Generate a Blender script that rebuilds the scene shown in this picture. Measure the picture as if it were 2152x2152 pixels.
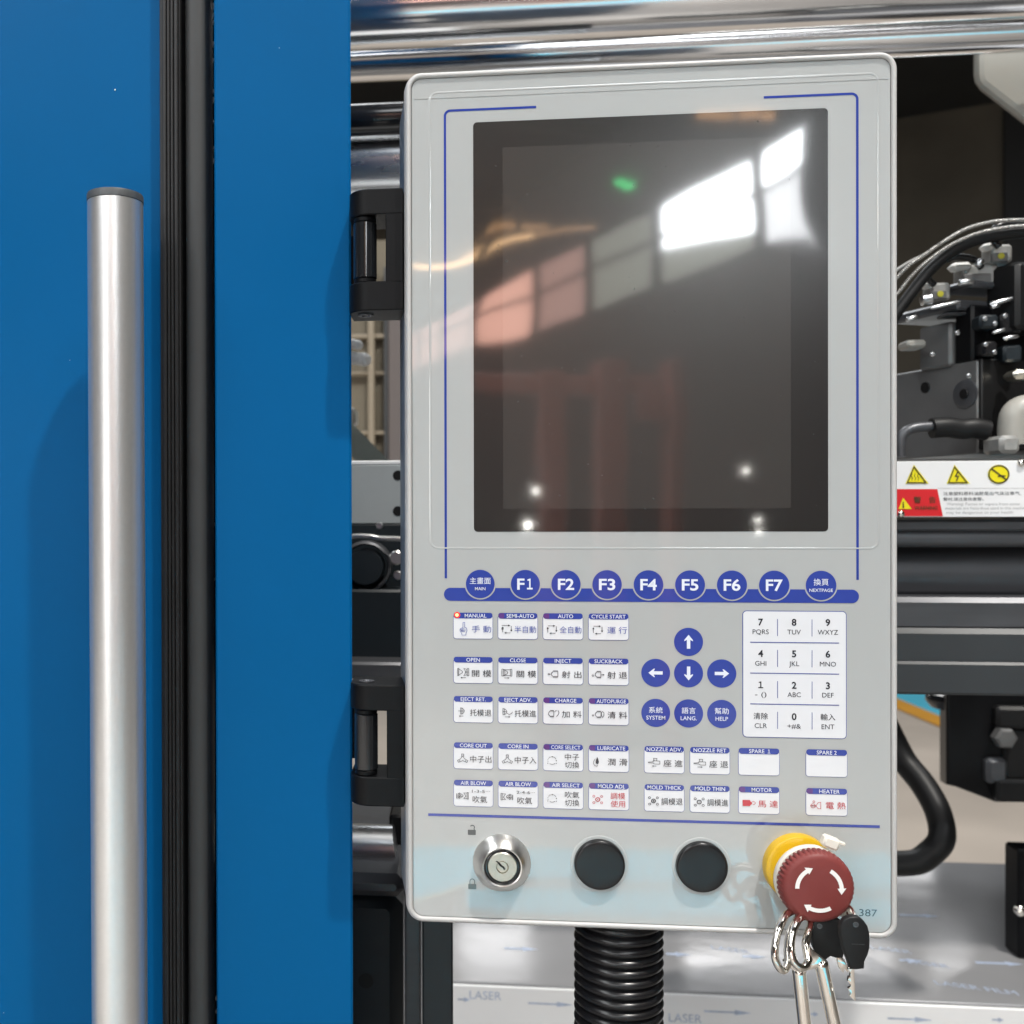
import bpy, math, random
from mathutils import Vector, Matrix
R = math.radians
random.seed(7)
scene = bpy.context.scene
for o in list(bpy.data.objects):
    bpy.data.objects.remove(o)
COL = scene.collection
Z0 = 1.15                       # height of the panel's lower edge above the floor

# ------------------------------------------------------------------ camera
CAM = Vector((0.0275, -0.5724, 0.2269))          # in panel coordinates
YAW, PITCH, ROLL = R(5.7838), R(-0.2049), R(-0.1389)
F, CX, CY = 2152.0, 740.0, 1093.0                # focal length and principal point of the photograph
_f = Vector((-math.sin(YAW) * math.cos(PITCH), math.cos(YAW) * math.cos(PITCH), math.sin(PITCH)))
_r = Vector((math.cos(YAW), math.sin(YAW), 0))
_u = _r.cross(_f)
_R = _r * math.cos(ROLL) + _u * math.sin(ROLL)
_U = -_r * math.sin(ROLL) + _u * math.cos(ROLL)
cd = bpy.data.cameras.new('camera')
cam = bpy.data.objects.new('camera', cd)
COL.objects.link(cam)
m = Matrix((_R, _U, -_f)).transposed().to_4x4()
m.translation = CAM + Vector((0, 0, Z0))
cam.matrix_world = m
cd.sensor_width = 36; cd.lens = 36
cd.shift_x = (1076 - CX) / 2152
cd.shift_y = (CY - 1076) / 2152
cd.clip_start = 0.01; cd.clip_end = 200
cd.dof.use_dof = True; cd.dof.focus_distance = 0.56; cd.dof.aperture_fstop = 13
scene.camera = cam

# ------------------------------------------------------------------ world, light, exposure
w = bpy.data.worlds.new('World'); scene.world = w; w.use_nodes = True
w.node_tree.nodes['Background'].inputs[0].default_value = (0.6, 0.65, 0.7, 1)
w.node_tree.nodes['Background'].inputs[1].default_value = 0.05
scene.view_settings.view_transform = 'Standard'
scene.view_settings.look = 'None'
scene.view_settings.exposure = 0.0
scene.cycles.max_bounces = 8
scene.cycles.sample_clamp_indirect = 6.0
scene.cycles.use_denoising = True

HV = Vector((-0.3758, -0.9267, 0)); HN = Vector((0.9267, -0.3758, 0))     # the hall runs at an angle to the machine
def H(a, b, z):
    p = CAM + HN * a + HV * b
    return Vector((p.x, p.y, z - Z0))
def lamp(name, loc, target, sx, sy, power, col, shape='RECTANGLE'):
    l = bpy.data.lights.new(name, 'AREA'); l.shape = shape; l.size = sx; l.size_y = sy
    l.energy = power; l.color = col
    o = bpy.data.objects.new(name, l); COL.objects.link(o)
    o.location = Vector(loc) + Vector((0, 0, Z0))
    d = Vector(target) - Vector(loc)
    o.rotation_euler = d.to_track_quat('-Z', 'Y').to_euler()
    return o
lamp('high_bay_lamp', (1.22, -1.36, 4.25), (-0.1, 0, 0.3), 0.12, 0.12, 205, (1, 0.95, 0.88), 'DISK')
for (a, b, pw) in ((-3.2, 5.0, 410), (3.2, 4.5, 350), (-3.0, -6.0, 330), (3.0, -6.0, 260)):
    p = H(a, b, 7.9)
    o = lamp('skylight', p, p - Vector((0, 0, 1)), 2.0, 7.0, pw, (0.95, 0.98, 1.0))
    o.rotation_euler = (0, 0, math.atan2(HV.y, HV.x) - math.pi / 2)

for a_ in (-2.6, 1.4):  # added lamps brighten the floor that the panel mirrors
    p = H(a_, 3.9, 6.2); o = lamp('floor_boost_lamp', p, p - Vector((0, 0, 1)), 0.5, 0.5, 330, (1, 0.98, 0.95), 'DISK'); o.data.spread = R(70)
p = H(-1.5, 11.6, 7.9)
o = lamp('skylight', p, p - Vector((0, 0, 1)), 10.0, 4.6, 1000, (0.97, 0.99, 1.0)); o.rotation_euler = (0, 0, math.atan2(HV.y, HV.x) - math.pi / 2)

# ------------------------------------------------------------------ materials
def mat(name, col, rough=0.5, metal=0.0, spec=0.5, coat=0.0, coat_rough=0.05, var=0.06, vscale=40.0, rvar=0.0,
        bump=0.0, bscale=400.0, bdist=0.0003, stretch=(1, 1, 1), emit=None, estr=0.0, trans=0.0, aniso=0.0):
    mt = bpy.data.materials.new(name); mt.use_nodes = True
    nt = mt.node_tree; b = nt.nodes['Principled BSDF']
    b.inputs['Base Color'].default_value = (*col, 1)
    b.inputs['Roughness'].default_value = rough
    b.inputs['Metallic'].default_value = metal
    b.inputs['Specular IOR Level'].default_value = spec
    b.inputs['Coat Weight'].default_value = coat
    b.inputs['Coat Roughness'].default_value = coat_rough
    b.inputs['Transmission Weight'].default_value = trans
    b.inputs['Anisotropic'].default_value = aniso
    if emit is not None:
        b.inputs['Emission Color'].default_value = (*emit, 1); b.inputs['Emission Strength'].default_value = estr
    if var or rvar or bump:
        tc = nt.nodes.new('ShaderNodeTexCoord'); mp = nt.nodes.new('ShaderNodeMapping')
        mp.inputs['Scale'].default_value = stretch
        nt.links.new(tc.outputs['Object'], mp.inputs['Vector'])
    if var or rvar:
        n = nt.nodes.new('ShaderNodeTexNoise'); n.inputs['Scale'].default_value = vscale
        n.inputs['Detail'].default_value = 5
        nt.links.new(mp.outputs[0], n.inputs['Vector'])
        if var:
            mr = nt.nodes.new('ShaderNodeMapRange')
            mr.inputs[1].default_value = 0.25; mr.inputs[2].default_value = 0.75
            mr.inputs[3].default_value = 1 - var; mr.inputs[4].default_value = 1 + var
            nt.links.new(n.outputs['Fac'], mr.inputs[0])
            mx = nt.nodes.new('ShaderNodeVectorMath'); mx.operation = 'SCALE'
            mx.inputs[0].default_value = col
            nt.links.new(mr.outputs[0], mx.inputs['Scale'])
            nt.links.new(mx.outputs[0], b.inputs['Base Color'])
        if rvar:
            mr2 = nt.nodes.new('ShaderNodeMapRange')
            mr2.inputs[1].default_value = 0.25; mr2.inputs[2].default_value = 0.75
            mr2.inputs[3].default_value = max(0, rough - rvar); mr2.inputs[4].default_value = rough + rvar
            nt.links.new(n.outputs['Fac'], mr2.inputs[0]); nt.links.new(mr2.outputs[0], b.inputs['Roughness'])
    if bump:
        n2 = nt.nodes.new('ShaderNodeTexNoise'); n2.inputs['Scale'].default_value = bscale; n2.inputs['Detail'].default_value = 3
        nt.links.new(mp.outputs[0], n2.inputs['Vector'])
        bp = nt.nodes.new('ShaderNodeBump'); bp.inputs['Strength'].default_value = bump; bp.inputs['Distance'].default_value = bdist
        nt.links.new(n2.outputs['Fac'], bp.inputs['Height'])
        nt.links.new(bp.outputs[0], b.inputs['Normal'])
        if coat: nt.links.new(bp.outputs[0], b.inputs['Coat Normal'])
    return mt
M = {}
FILM = dict(rough=0.045, spec=0.9, coat=0.0, bump=1.0, bscale=5.0, bdist=0.00035)
def film(name, col, **k):
    d = dict(FILM); d.update(k); M[name] = mat(name, col, **d)
    nt = M[name].node_tree; bp = [n for n in nt.nodes if n.type == 'BUMP'][0]
    noise = bp.inputs['Height'].links[0].from_socket; bp.inputs['Distance'].default_value = 1.0
    tc = nt.nodes.new('ShaderNodeTexCoord'); sx = nt.nodes.new('ShaderNodeSeparateXYZ'); nt.links.new(tc.outputs['Object'], sx.inputs[0])
    def mth(op, a, b):
        n = nt.nodes.new('ShaderNodeMath'); n.operation = op
        for i, q in enumerate((a, b)):
            if hasattr(q, 'is_linked'): nt.links.new(q, n.inputs[i])
            else: n.inputs[i].default_value = q
        return n.outputs[0]
    def ramp(a, b, top):
        n = nt.nodes.new('ShaderNodeMapRange'); n.interpolation_type = 'SMOOTHERSTEP'
        nt.links.new(sx.outputs[0], n.inputs[0]); n.inputs[1].default_value = a; n.inputs[2].default_value = b; n.inputs[3].default_value = 0; n.inputs[4].default_value = top
        return n.outputs[0]
    lift = mth('ADD', ramp(.050, .125, .016), ramp(-.060, -.135, .022))
    z0_ = mth('SUBTRACT', .37, sx.outputs[2])
    fade = mth('MAXIMUM', mth('SUBTRACT', 1.0, mth('MULTIPLY', mth('ABSOLUTE', z0_, 0), 1 / .14)), 0.0)
    zz = mth('MULTIPLY', z0_, mth('MULTIPLY', fade, fade))
    h = mth('ADD', mth('MULTIPLY', lift, zz), mth('MULTIPLY', noise, d['bdist']))
    nt.links.new(h, bp.inputs['Height'])
film('overlay_grey', (0.395, 0.410, 0.412), var=0.02, vscale=7, rvar=0.03, coat=0.35, coat_rough=0.25)
film('print_blue', (0.030, 0.055, 0.30), var=0.03)
film('print_white', (0.70, 0.715, 0.75), var=0.015)
film('print_light', (0.72, 0.76, 0.86), var=0.0)
film('print_black', (0.03, 0.032, 0.04), var=0.0)
film('print_grey', (0.06, 0.07, 0.075), var=0.0)
film('print_red', (0.50, 0.045, 0.06), var=0.0)
film('print_ink_blue', (0.10, 0.13, 0.38), var=0.0)
film('indicator_off', (0.10, 0.04, 0.20), var=0.0)
film('screen_black', (0.009, 0.0085, 0.008), spec=0.95, var=0.05, coat=1.0, coat_rough=0.25)
film('screen_lcd', (0.030, 0.0275, 0.0255), spec=0.95, var=0.04, coat=1.0, coat_rough=0.25)
M['led'] = mat('led_red', (0.8, 0.05, 0.03), emit=(1.0, 0.30, 0.14), estr=3.5, var=0)
M['led_ring'] = mat('led_ring_red', (0.5, 0.01, 0.01), emit=(1.0, 0.02, 0.01), estr=0.6, var=0)
M['rim'] = mat('rim_silver', (0.47, 0.465, 0.46), 0.40, 0.0, 0.45, coat=0.1, coat_rough=0.2, var=0.05, vscale=30, bump=0.15, bscale=900)
M['housing'] = mat('housing_blue_grey', (0.10, 0.14, 0.20), 0.3, 0.2, 0.6, var=0.06, bump=0.1)  # grey with the blue door's reflection mixed into the colour
M['door_blue'] = mat('door_blue_paint', (0.0006, 0.084, 0.235), 0.36, 0.0, 0.06, var=0.05, vscale=5, rvar=0.10, bump=0.10, bscale=700, bdist=0.0002)
M['rubber'] = mat('black_rubber', (0.016, 0.016, 0.017), 0.45, 0, 0.35, var=0.15, bump=0.1)
M['rubber_grey'] = mat('grey_rubber', (0.030, 0.031, 0.032), 0.5, 0, 0.4, var=0.12, vscale=18, bump=0.15, bscale=300)
M['alu'] = mat('anodised_aluminium', (0.76, 0.76, 0.76), 0.33, 0.85, 0.5, var=0.02, vscale=300, bump=0.3, bscale=2200, bdist=0.0002)
M['cap'] = mat('grey_plastic_cap', (0.06, 0.065, 0.07), 0.5, var=0.2, vscale=200, bump=0.3, bscale=700)
M['chrome'] = mat('chrome_bar', (0.78, 0.78, 0.79), 0.15, 1.0, var=0.05, vscale=20, rvar=0.05, stretch=(0.4, 4, 4), bump=0.02, bscale=60, bdist=0.0005)
M['chrome_key'] = mat('nickel_plate', (0.80, 0.76, 0.70), 0.07, 1.0, var=0.03, vscale=60, bump=0.1, bscale=200)
M['steel'] = mat('brushed_steel', (0.72, 0.71, 0.69), 0.28, 1.0, var=0.05, vscale=80, bump=0.1, bscale=600)
M['satin'] = mat('satin_steel', (0.58, 0.60, 0.62), 0.28, 1.0, var=0.06, vscale=30, rvar=0.05, stretch=(0.5, 3, 3))
M['black'] = mat('black_paint', (0.0035, 0.0037, 0.0045), 0.42, 0, 0.16, var=0.2, vscale=60, bump=0.25, bscale=500, bdist=0.0003)
M['black_gloss'] = mat('black_plastic_gloss', (0.010, 0.011, 0.013), 0.12, 0, 0.5, var=0.1, bump=0.03)
M['black_matt'] = mat('black_plastic_matt', (0.008, 0.008, 0.0085), 0.45, 0, 0.3, var=0.12, bump=0.2, bscale=900)
M['black_satin'] = mat('black_plastic_satin', (0.009, 0.009, 0.010), 0.26, 0, 0.4, var=0.1, bump=0.05)
M['slate'] = mat('slate_paint', (0.011, 0.016, 0.020), 0.42, 0, 0.35, var=0.08, bump=0.15, bscale=500)
M['beam'] = mat('beam_paint', (0.034, 0.038, 0.042), 0.42, 0, 0.4, var=0.1, vscale=12, bump=0.1, bscale=300)
M['dark_steel'] = mat('dark_steel', (0.085, 0.088, 0.096), 0.40, 0.45, 0.5, var=0.14, vscale=25, rvar=0.08, stretch=(0.5, 3, 3), bump=0.1, bscale=200)
M['grey_block'] = mat('grey_machined_block', (0.13, 0.13, 0.13), 0.42, 0.2, var=0.1, bump=0.1)
M['plate'] = mat('grey_steel_plate', (0.34, 0.37, 0.38), 0.42, 0.1, var=0.08, vscale=25, bump=0.1)
M['beige_cast'] = mat('beige_paint', (0.33, 0.32, 0.29), 0.4, var=0.06, vscale=14, bump=0.15, bscale=200)
M['white_plastic'] = mat('white_plastic', (0.62, 0.62, 0.60), 0.4, var=0.06)
M['clear_grey'] = mat('grey_connector', (0.28, 0.28, 0.27), 0.3, var=0.2, vscale=120)
M['yellow_dot'] = mat('yellow_plastic', (0.45, 0.42, 0.03), 0.4)
M['estop_red'] = mat('red_plastic', (0.175, 0.035, 0.032), 0.48, 0, 0.3, var=0.05, vscale=120, bump=0.12, bscale=900)
M['estop_yellow'] = mat('yellow_plastic_collar', (0.60, 0.37, 0.010), 0.28, 0, 0.5, var=0.05)
M['white_mark'] = mat('white_marking', (0.82, 0.80, 0.78), 0.5, var=0.03, vscale=200)
M['tie'] = mat('cable_tie_nylon', (0.74, 0.70, 0.62), 0.4, var=0.05)
M['ring_clear'] = mat('clear_washer', (0.42, 0.44, 0.44), 0.12, 0, 0.5, var=0.02)
M['brass_dark'] = mat('plug_metal', (0.66, 0.63, 0.55), 0.36, 1.0, var=0.1, vscale=250)
M['sign_white'] = mat('sign_white', (0.76, 0.77, 0.78), 0.4, var=0.02)
M['sign_yellow'] = mat('sign_yellow', (0.76, 0.66, 0.01), 0.4, var=0.04)
M['sign_dark'] = mat('sign_dark_ink', (0.045, 0.035, 0.01), 0.5, var=0)
M['sign_red'] = mat('sign_red', (0.60, 0.012, 0.018), 0.4, var=0.03)
M['sign_ink'] = mat('sign_ink', (0.16, 0.17, 0.18), 0.5, var=0)
M['sign_ink2'] = mat('sign_ink_faint', (0.36, 0.37, 0.38), 0.5, var=0)
M['braid'] = mat('steel_braid', (0.42, 0.41, 0.39), 0.32, 0.8, var=0.75, vscale=700, bump=0.6, bscale=900, bdist=0.0006)
M['bed'] = mat('bed_sheet_metal', (0.36, 0.36, 0.37), 0.15, 0.25, 0.5, var=0.07, vscale=6, rvar=0.05, bump=0.35, bscale=9, bdist=0.002)
M['film_ink'] = mat('film_ink_blue', (0.42, 0.49, 0.63), 0.4, var=0.3, vscale=120)
M['floor'] = mat('floor_grey', (0.20, 0.185, 0.17), 0.35, 0, 0.5, var=0.10, vscale=1.3, rvar=0.1, bump=0.05, bscale=6)
M['floor_beige'] = mat('floor_beige', (0.52, 0.45, 0.385), 0.35, 0, 0.5, var=0.10, vscale=1.3, rvar=0.1, bump=0.05, bscale=6)
M['bed_film_lit'] = mat('protective_film_lit', (0.86, 0.87, 0.88), 0.3, 0, 0.5, var=0.05, vscale=5, bump=0.3, bscale=14, bdist=0.001)  # film colour whitened to stand for strong light on the flange
M['floor_blue'] = mat('floor_turquoise', (0.10, 0.55, 0.74), 0.3, 0, 0.5, var=0.06, vscale=2)
M['floor_orange'] = mat('floor_orange', (0.70, 0.34, 0.05), 0.35, var=0.06, vscale=4)
M['floor_cream'] = mat('floor_cream', (0.66, 0.58, 0.44), 0.35, var=0.06, vscale=4)
M['hall_dark'] = mat('hall_dark_cladding', (0.115, 0.098, 0.072), 0.7, var=0.25, vscale=0.8)
M['hall_steel'] = mat('hall_steelwork', (0.012, 0.012, 0.012), 0.6, var=0.2, vscale=1)
M['hall_wall'] = mat('hall_wall_paint', (0.14, 0.12, 0.115), 0.7, var=0.15, vscale=0.9)
M['hall_beige'] = mat('hall_beige_panel', (0.17, 0.145, 0.10), 0.6, var=0.15, vscale=3)
M['hall_post'] = mat('hall_post_paint', (0.30, 0.25, 0.18), 0.5, var=0.1, vscale=5)
M['ceiling'] = mat('ceiling_sheet', (0.07, 0.068, 0.065), 0.7, var=0.2, vscale=0.7)
M['frame_dark'] = mat('window_frame_paint', (0.05, 0.055, 0.06), 0.5, var=0.1)
M['red_frame'] = mat('red_machine_paint', (0.24, 0.075, 0.055), 0.5, var=0.1, vscale=3)
M['green_grey'] = mat('green_grey_paint', (0.20, 0.22, 0.19), 0.5, var=0.08)
def glow(name, col, s):
    M[name] = mat(name, (0.5, 0.5, 0.5), 0.5, var=0, emit=col, estr=s)
glow('pane_white', (0.93, 0.97, 1.0), 36)
glow('pane_soft', (0.95, 0.97, 1.0), 12)
glow('pane_pink', (1.0, 0.52, 0.40), 9)
glow('pane_rose', (1.0, 0.55, 0.46), 3.5)
glow('pane_green', (0.95, 1.0, 0.84), 1.9)
glow('pane_dim', (0.9, 0.95, 1.0), 2.2)
glow('lamp_warm', (1.0, 0.60, 0.28), 14)
glow('lamp_warm_dim', (1.0, 0.50, 0.18), 6)
glow('glint_ball_white', (1.0, 0.97, 0.9), 80)
glow('lamp_green', (0.02, 1.0, 0.25), 9)
glow('glint_white', (1.0, 1.0, 1.0), 9)
glow('handle_glow', (1.0, 0.97, 0.95), 5.5)

# ------------------------------------------------------------------ geometry helpers
def at(px, py, Y=0.0):
    """the point in the plane y=Y that the photograph shows at pixel px, py"""
    d = _f + _R * ((px - CX) / F) + _U * ((CY - py) / F)
    return CAM + d * ((Y - CAM.y) / d.y)
def mirror_at(px, py, s):
    """the place behind the camera that the panel face mirrors towards pixel px, py, s metres off"""
    d = _f + _R * ((px - CX) / F) + _U * ((CY - py) / F)
    t = -CAM.y / d.y
    p = CAM + d * t
    return p + Vector((d.x, -d.y, d.z)) * (s - t)
BASE = {}
def setp(o, label=None, cat=None, group=None, kind=None):
    for k, v in (('label', label), ('category', cat), ('group', group), ('kind', kind)):
        if v: o[k] = v
    return o
def thing(name, base, label, cat, group=None):
    o = bpy.data.objects.new(name, None); COL.objects.link(o)
    o.empty_display_size = 0.02
    base = Vector(base)
    o.location = base + Vector((0, 0, Z0)); BASE[o.name] = base
    return setp(o, label, cat, group)
class MB:
    def __init__(s): s.v, s.f = [], []
    def add(s, vs, fs):
        n = len(s.v); s.v += [Vector(p) for p in vs]; s.f += [tuple(i + n for i in q) for q in fs]; return s
    def poly(s, pts, y):                                  # flat face towards the camera side (-y)
        return s.add([(x, y, z) for x, z in pts], [tuple(range(len(pts)))])
    def prism(s, pts, y0, y1, bev=0.0):                   # y0 front, y1 back; pts counter-clockwise seen from the front
        n = len(pts)
        if bev:
            ins = inset(pts, bev)
            rings = [(ins, y0), (inset(pts, bev * 0.3), y0 + bev * 0.3), (pts, y0 + bev), (pts, y1)]
        else: rings = [(pts, y0), (pts, y1)]
        vs, fs = [], [tuple(range(n))]
        for p, y in rings: vs += [(x, y, z) for x, z in p]
        for k in range(len(rings) - 1):
            for i in range(n):
                j = (i + 1) % n
                fs.append((k * n + i, (k + 1) * n + i, (k + 1) * n + j, k * n + j))
        L = (len(rings) - 1) * n
        fs.append(tuple(L + i for i in reversed(range(n))))
        return s.add(vs, fs)
    def ring(s, po, pi, y0, y1=None):                     # flat ring between two outlines; y1 gives it side walls
        n = len(po)
        vs = [(x, y0, z) for x, z in po] + [(x, y0, z) for x, z in pi]
        fs = [(i, (i + 1) % n, n + (i + 1) % n, n + i) for i in range(n)]
        if y1 is not None:
            vs += [(x, y1, z) for x, z in po] + [(x, y1, z) for x, z in pi]
            fs += [(2 * n + i, 2 * n + (i + 1) % n, (i + 1) % n, i) for i in range(n)]
            fs += [(n + i, n + (i + 1) % n, 3 * n + (i + 1) % n, 3 * n + i) for i in range(n)]
        return s.add(vs, fs)
    def loops(s, rings, close0=False, close1=False):      # stitch rings of 3d points
        n = len(rings[0]); vs = [p for r_ in rings for p in r_]; fs = []
        for k in range(len(rings) - 1):
            for i in range(n):
                j = (i + 1) % n
                fs.append((k * n + i, k * n + j, (k + 1) * n + j, (k + 1) * n + i))
        if close0: fs.append(tuple(reversed(range(n))))
        if close1: fs.append(tuple((len(rings) - 1) * n + i for i in range(n)))
        return s.add(vs, fs)
    def box(s, x0, x1, y0, y1, z0, z1, bev=0.0, fr=None):
        if bev:
            b = min(bev, (x1 - x0) * .45, (y1 - y0) * .45, (z1 - z0) * .45)
            def rr(x0, x1, z0, z1, c): return [(x0 + c, z0), (x1 - c, z0), (x1, z0 + c), (x1, z1 - c), (x1 - c, z1), (x0 + c, z1), (x0, z1 - c), (x0, z0 + c)]
            seq = [(rr(x0 + b, x1 - b, z0 + b, z1 - b, b * .3), y0), (rr(x0, x1, z0, z1, b), y0 + b), (rr(x0, x1, z0, z1, b), y1 - b), (rr(x0 + b, x1 - b, z0 + b, z1 - b, b * .3), y1)]
            rings = [[Vector((x, y, z)) for x, z in p] for p, y in seq]
            if fr: rings = [[fr(p) for p in q] for q in rings]
            return s.loops(list(reversed(rings)), True, True)
        vs = [(x, y, z) for x in (x0, x1) for y in (y0, y1) for z in (z0, z1)]
        if fr: vs = [fr(Vector(p)) for p in vs]
        return s.add(vs, [(0, 1, 3, 2), (4, 6, 7, 5), (0, 4, 5, 1), (2, 3, 7, 6), (0, 2, 6, 4), (1, 5, 7, 3)])
    def tube(s, path, rad, n=12, caps=True, closed=False):
        path = [Vector(p) for p in path]; N = len(path)
        rf = rad if callable(rad) else (lambda i: rad)
        rings, up = [], None
        for i, p in enumerate(path):
            if closed: t = path[(i + 1) % N] - path[i - 1]
            else: t = path[min(i + 1, N - 1)] - path[max(i - 1, 0)]
            t.normalize()
            if up is None:
                up = Vector((0, 0, 1)) if abs(t.z) < 0.9 else Vector((0, 1, 0))
            a = t.cross(up).normalized(); b = a.cross(t).normalized(); up = b
            rings.append([p + (a * math.cos(2 * math.pi * k / n) + b * math.sin(2 * math.pi * k / n)) * rf(i) for k in range(n)])
        if closed: rings.append(rings[0])
        return s.loops(rings, caps and not closed, caps and not closed)
    def lathe(s, prof, c, axis='-y', n=48, mod=None, cap=True):      # prof: (radius, distance along axis)
        c = Vector(c); rings = []
        for k, (rr, d) in enumerate(prof):
            q = []
            for i in range(n):
                t = 2 * math.pi * i / n
                r2 = rr * (mod(k, i) if mod else 1)
                if axis == '-y': q.append(c + Vector((r2 * math.cos(t), -d, r2 * math.sin(t))))
                elif axis == 'x': q.append(c + Vector((d, r2 * math.cos(t), r2 * math.sin(t))))
                elif axis == '-z': q.append(c + Vector((r2 * math.cos(t), -r2 * math.sin(t), -d)))
                else: q.append(c + Vector((r2 * math.cos(t), r2 * math.sin(t), d)))
            rings.append(q)
        return s.loops(rings, cap, cap)
    def stroke(s, pts, wd, y, closed=False):              # a printed line
        P = [Vector((p[0], p[1])) for p in pts]; n = len(P); L, Rr = [], []
        for i in range(n):
            a = P[i - 1] if (i > 0 or closed) else None
            b = P[(i + 1) % n] if (i < n - 1 or closed) else None
            d1 = (P[i] - a).normalized() if a is not None and (P[i] - a).length > 1e-9 else None
            d2 = (b - P[i]).normalized() if b is not None and (b - P[i]).length > 1e-9 else None
            d1 = d1 or d2; d2 = d2 or d1
            t = d1 + d2
            t = t.normalized() if t.length > 1e-6 else d1
            nn = Vector((-t.y, t.x)); k = 1 / max(0.5, nn.dot(Vector((-d1.y, d1.x))))
            L.append(P[i] + nn * wd / 2 * k); Rr.append(P[i] - nn * wd / 2 * k)
        vs = [(p.x, y, p.y) for p in L] + [(p.x, y, p.y) for p in Rr]; fs = []
        for i in range(n if closed else n - 1):
            j = (i + 1) % n; fs.append((n + i, n + j, j, i))
        return s.add(vs, fs)
    def build(s, name, material, parent=None, smooth=None, label=None, kind=None, cat=None, group=None, base=None):
        root = parent
        while root is not None and root.parent is not None: root = root.parent
        off = BASE.get(root.name, Vector()) if root is not None else (Vector(base) if base is not None else Vector())
        me = bpy.data.meshes.new(name)
        me.from_pydata([tuple(p - off) for p in s.v], [], s.f)
        me.materials.append(M[material]); me.validate()
        if smooth is not None:
            for p in me.polygons: p.use_smooth = True
            me.set_sharp_from_angle(angle=R(smooth))
        o = bpy.data.objects.new(name, me); COL.objects.link(o)
        if parent is not None: o.parent = parent
        else:
            o.location = off + Vector((0, 0, Z0)); BASE[o.name] = off
        return setp(o, label, cat, group, kind)
def inset(pts, d):
    n = len(pts); out = []
    for i in range(n):
        a, p, b = Vector(pts[i - 1]), Vector(pts[i]), Vector(pts[(i + 1) % n])
        d1 = (p - a); d2 = (b - p)
        if d1.length < 1e-9: d1 = d2
        if d2.length < 1e-9: d2 = d1
        d1.normalize(); d2.normalize()
        n1 = Vector((-d1.y, d1.x)); n2 = Vector((-d2.y, d2.x)); nn = n1 + n2
        nn = nn.normalized() if nn.length > 1e-6 else n1
        out.append(tuple(p + nn * d / max(0.4, nn.dot(n1))))
    return out
def rrect(x0, z0, x1, z1, r, n=6):
    rs = r if isinstance(r, (tuple, list)) else (r, r, r, r)      # bottom-left, bottom-right, top-right, top-left
    out = []
    for (cx, cz, a0, q) in ((x0 + rs[0], z0 + rs[0], 180, rs[0]), (x1 - rs[1], z0 + rs[1], 270, rs[1]), (x1 - rs[2], z1 - rs[2], 0, rs[2]), (x0 + rs[3], z1 - rs[3], 90, rs[3])):
        for k in range(n + 1):
            t = R(a0 + 90 * k / n); out.append((cx + q * math.cos(t), cz + q * math.sin(t)))
    return out
def circ(cx, cz, r, n=40, a0=0, a1=360):
    full = abs(a1 - a0) >= 360
    return [(cx + r * math.cos(R(a0 + (a1 - a0) * k / (n if full else n - 1))), cz + r * math.sin(R(a0 + (a1 - a0) * k / (n if full else n - 1)))) for k in range(n)]
def spline(pts, m=10):
    P = [Vector(p) for p in pts]; out = []
    for i in range(len(P) - 1):
        p0, p1, p2, p3 = P[max(i - 1, 0)], P[i], P[i + 1], P[min(i + 2, len(P) - 1)]
        for k in range(m):
            t = k / m
            out.append(0.5 * ((2 * p1) + (p2 - p0) * t + (2 * p0 - 5 * p1 + 4 * p2 - p3) * t * t + (3 * p1 - p0 - 3 * p2 + p3) * t ** 3))
    out.append(P[-1]); return out
_TX = {}
def text_geo(body, bold=0.0):
    k = (body, bold)
    if k not in _TX:
        c = bpy.data.curves.new('lettering', 'FONT'); c.body = body; c.resolution_u = 3; c.offset = bold
        o = bpy.data.objects.new('lettering', c); COL.objects.link(o)
        bpy.context.view_layer.update()
        me = bpy.data.meshes.new_from_object(o.evaluated_get(bpy.context.evaluated_depsgraph_get()))
        vs = [(q.co.x, q.co.y) for q in me.vertices]; fs = [tuple(p.vertices) for p in me.polygons]
        bpy.data.objects.remove(o); bpy.data.curves.remove(c); bpy.data.meshes.remove(me)
        xs = [q[0] for q in vs] or [0]; ys = [q[1] for q in vs] or [0]
        _TX[k] = (vs, fs, min(xs), max(xs), min(ys), max(ys))
    return _TX[k]
def text(mb, body, cx, cz, h, y, wmax=None, w=None, bold=0.0, fr=None):
    vs, fs, x0, x1, y0, y1 = text_geo(body, bold)
    if not vs: return
    if all(ord(ch) < 0x2000 for ch in body):         # latin: scale by the height of a capital
        y0, y1 = 0.0, text_geo('H', bold)[5]
    sz = h / (y1 - y0); sx = sz
    if w: sx = w / (x1 - x0)
    elif wmax and (x1 - x0) * sx > wmax: sx = wmax / (x1 - x0)
    pts = [(cx + (a - (x0 + x1) / 2) * sx, y, cz + (b - (y0 + y1) / 2) * sz) for a, b in vs]
    if fr: pts = [fr(p) for p in pts]
    mb.add(pts, fs)
def copy_tree(o, parent=None):
    c = o.copy(); COL.objects.link(c); c.parent = parent
    for ch in list(o.children): copy_tree(ch, c)
    return c

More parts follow.
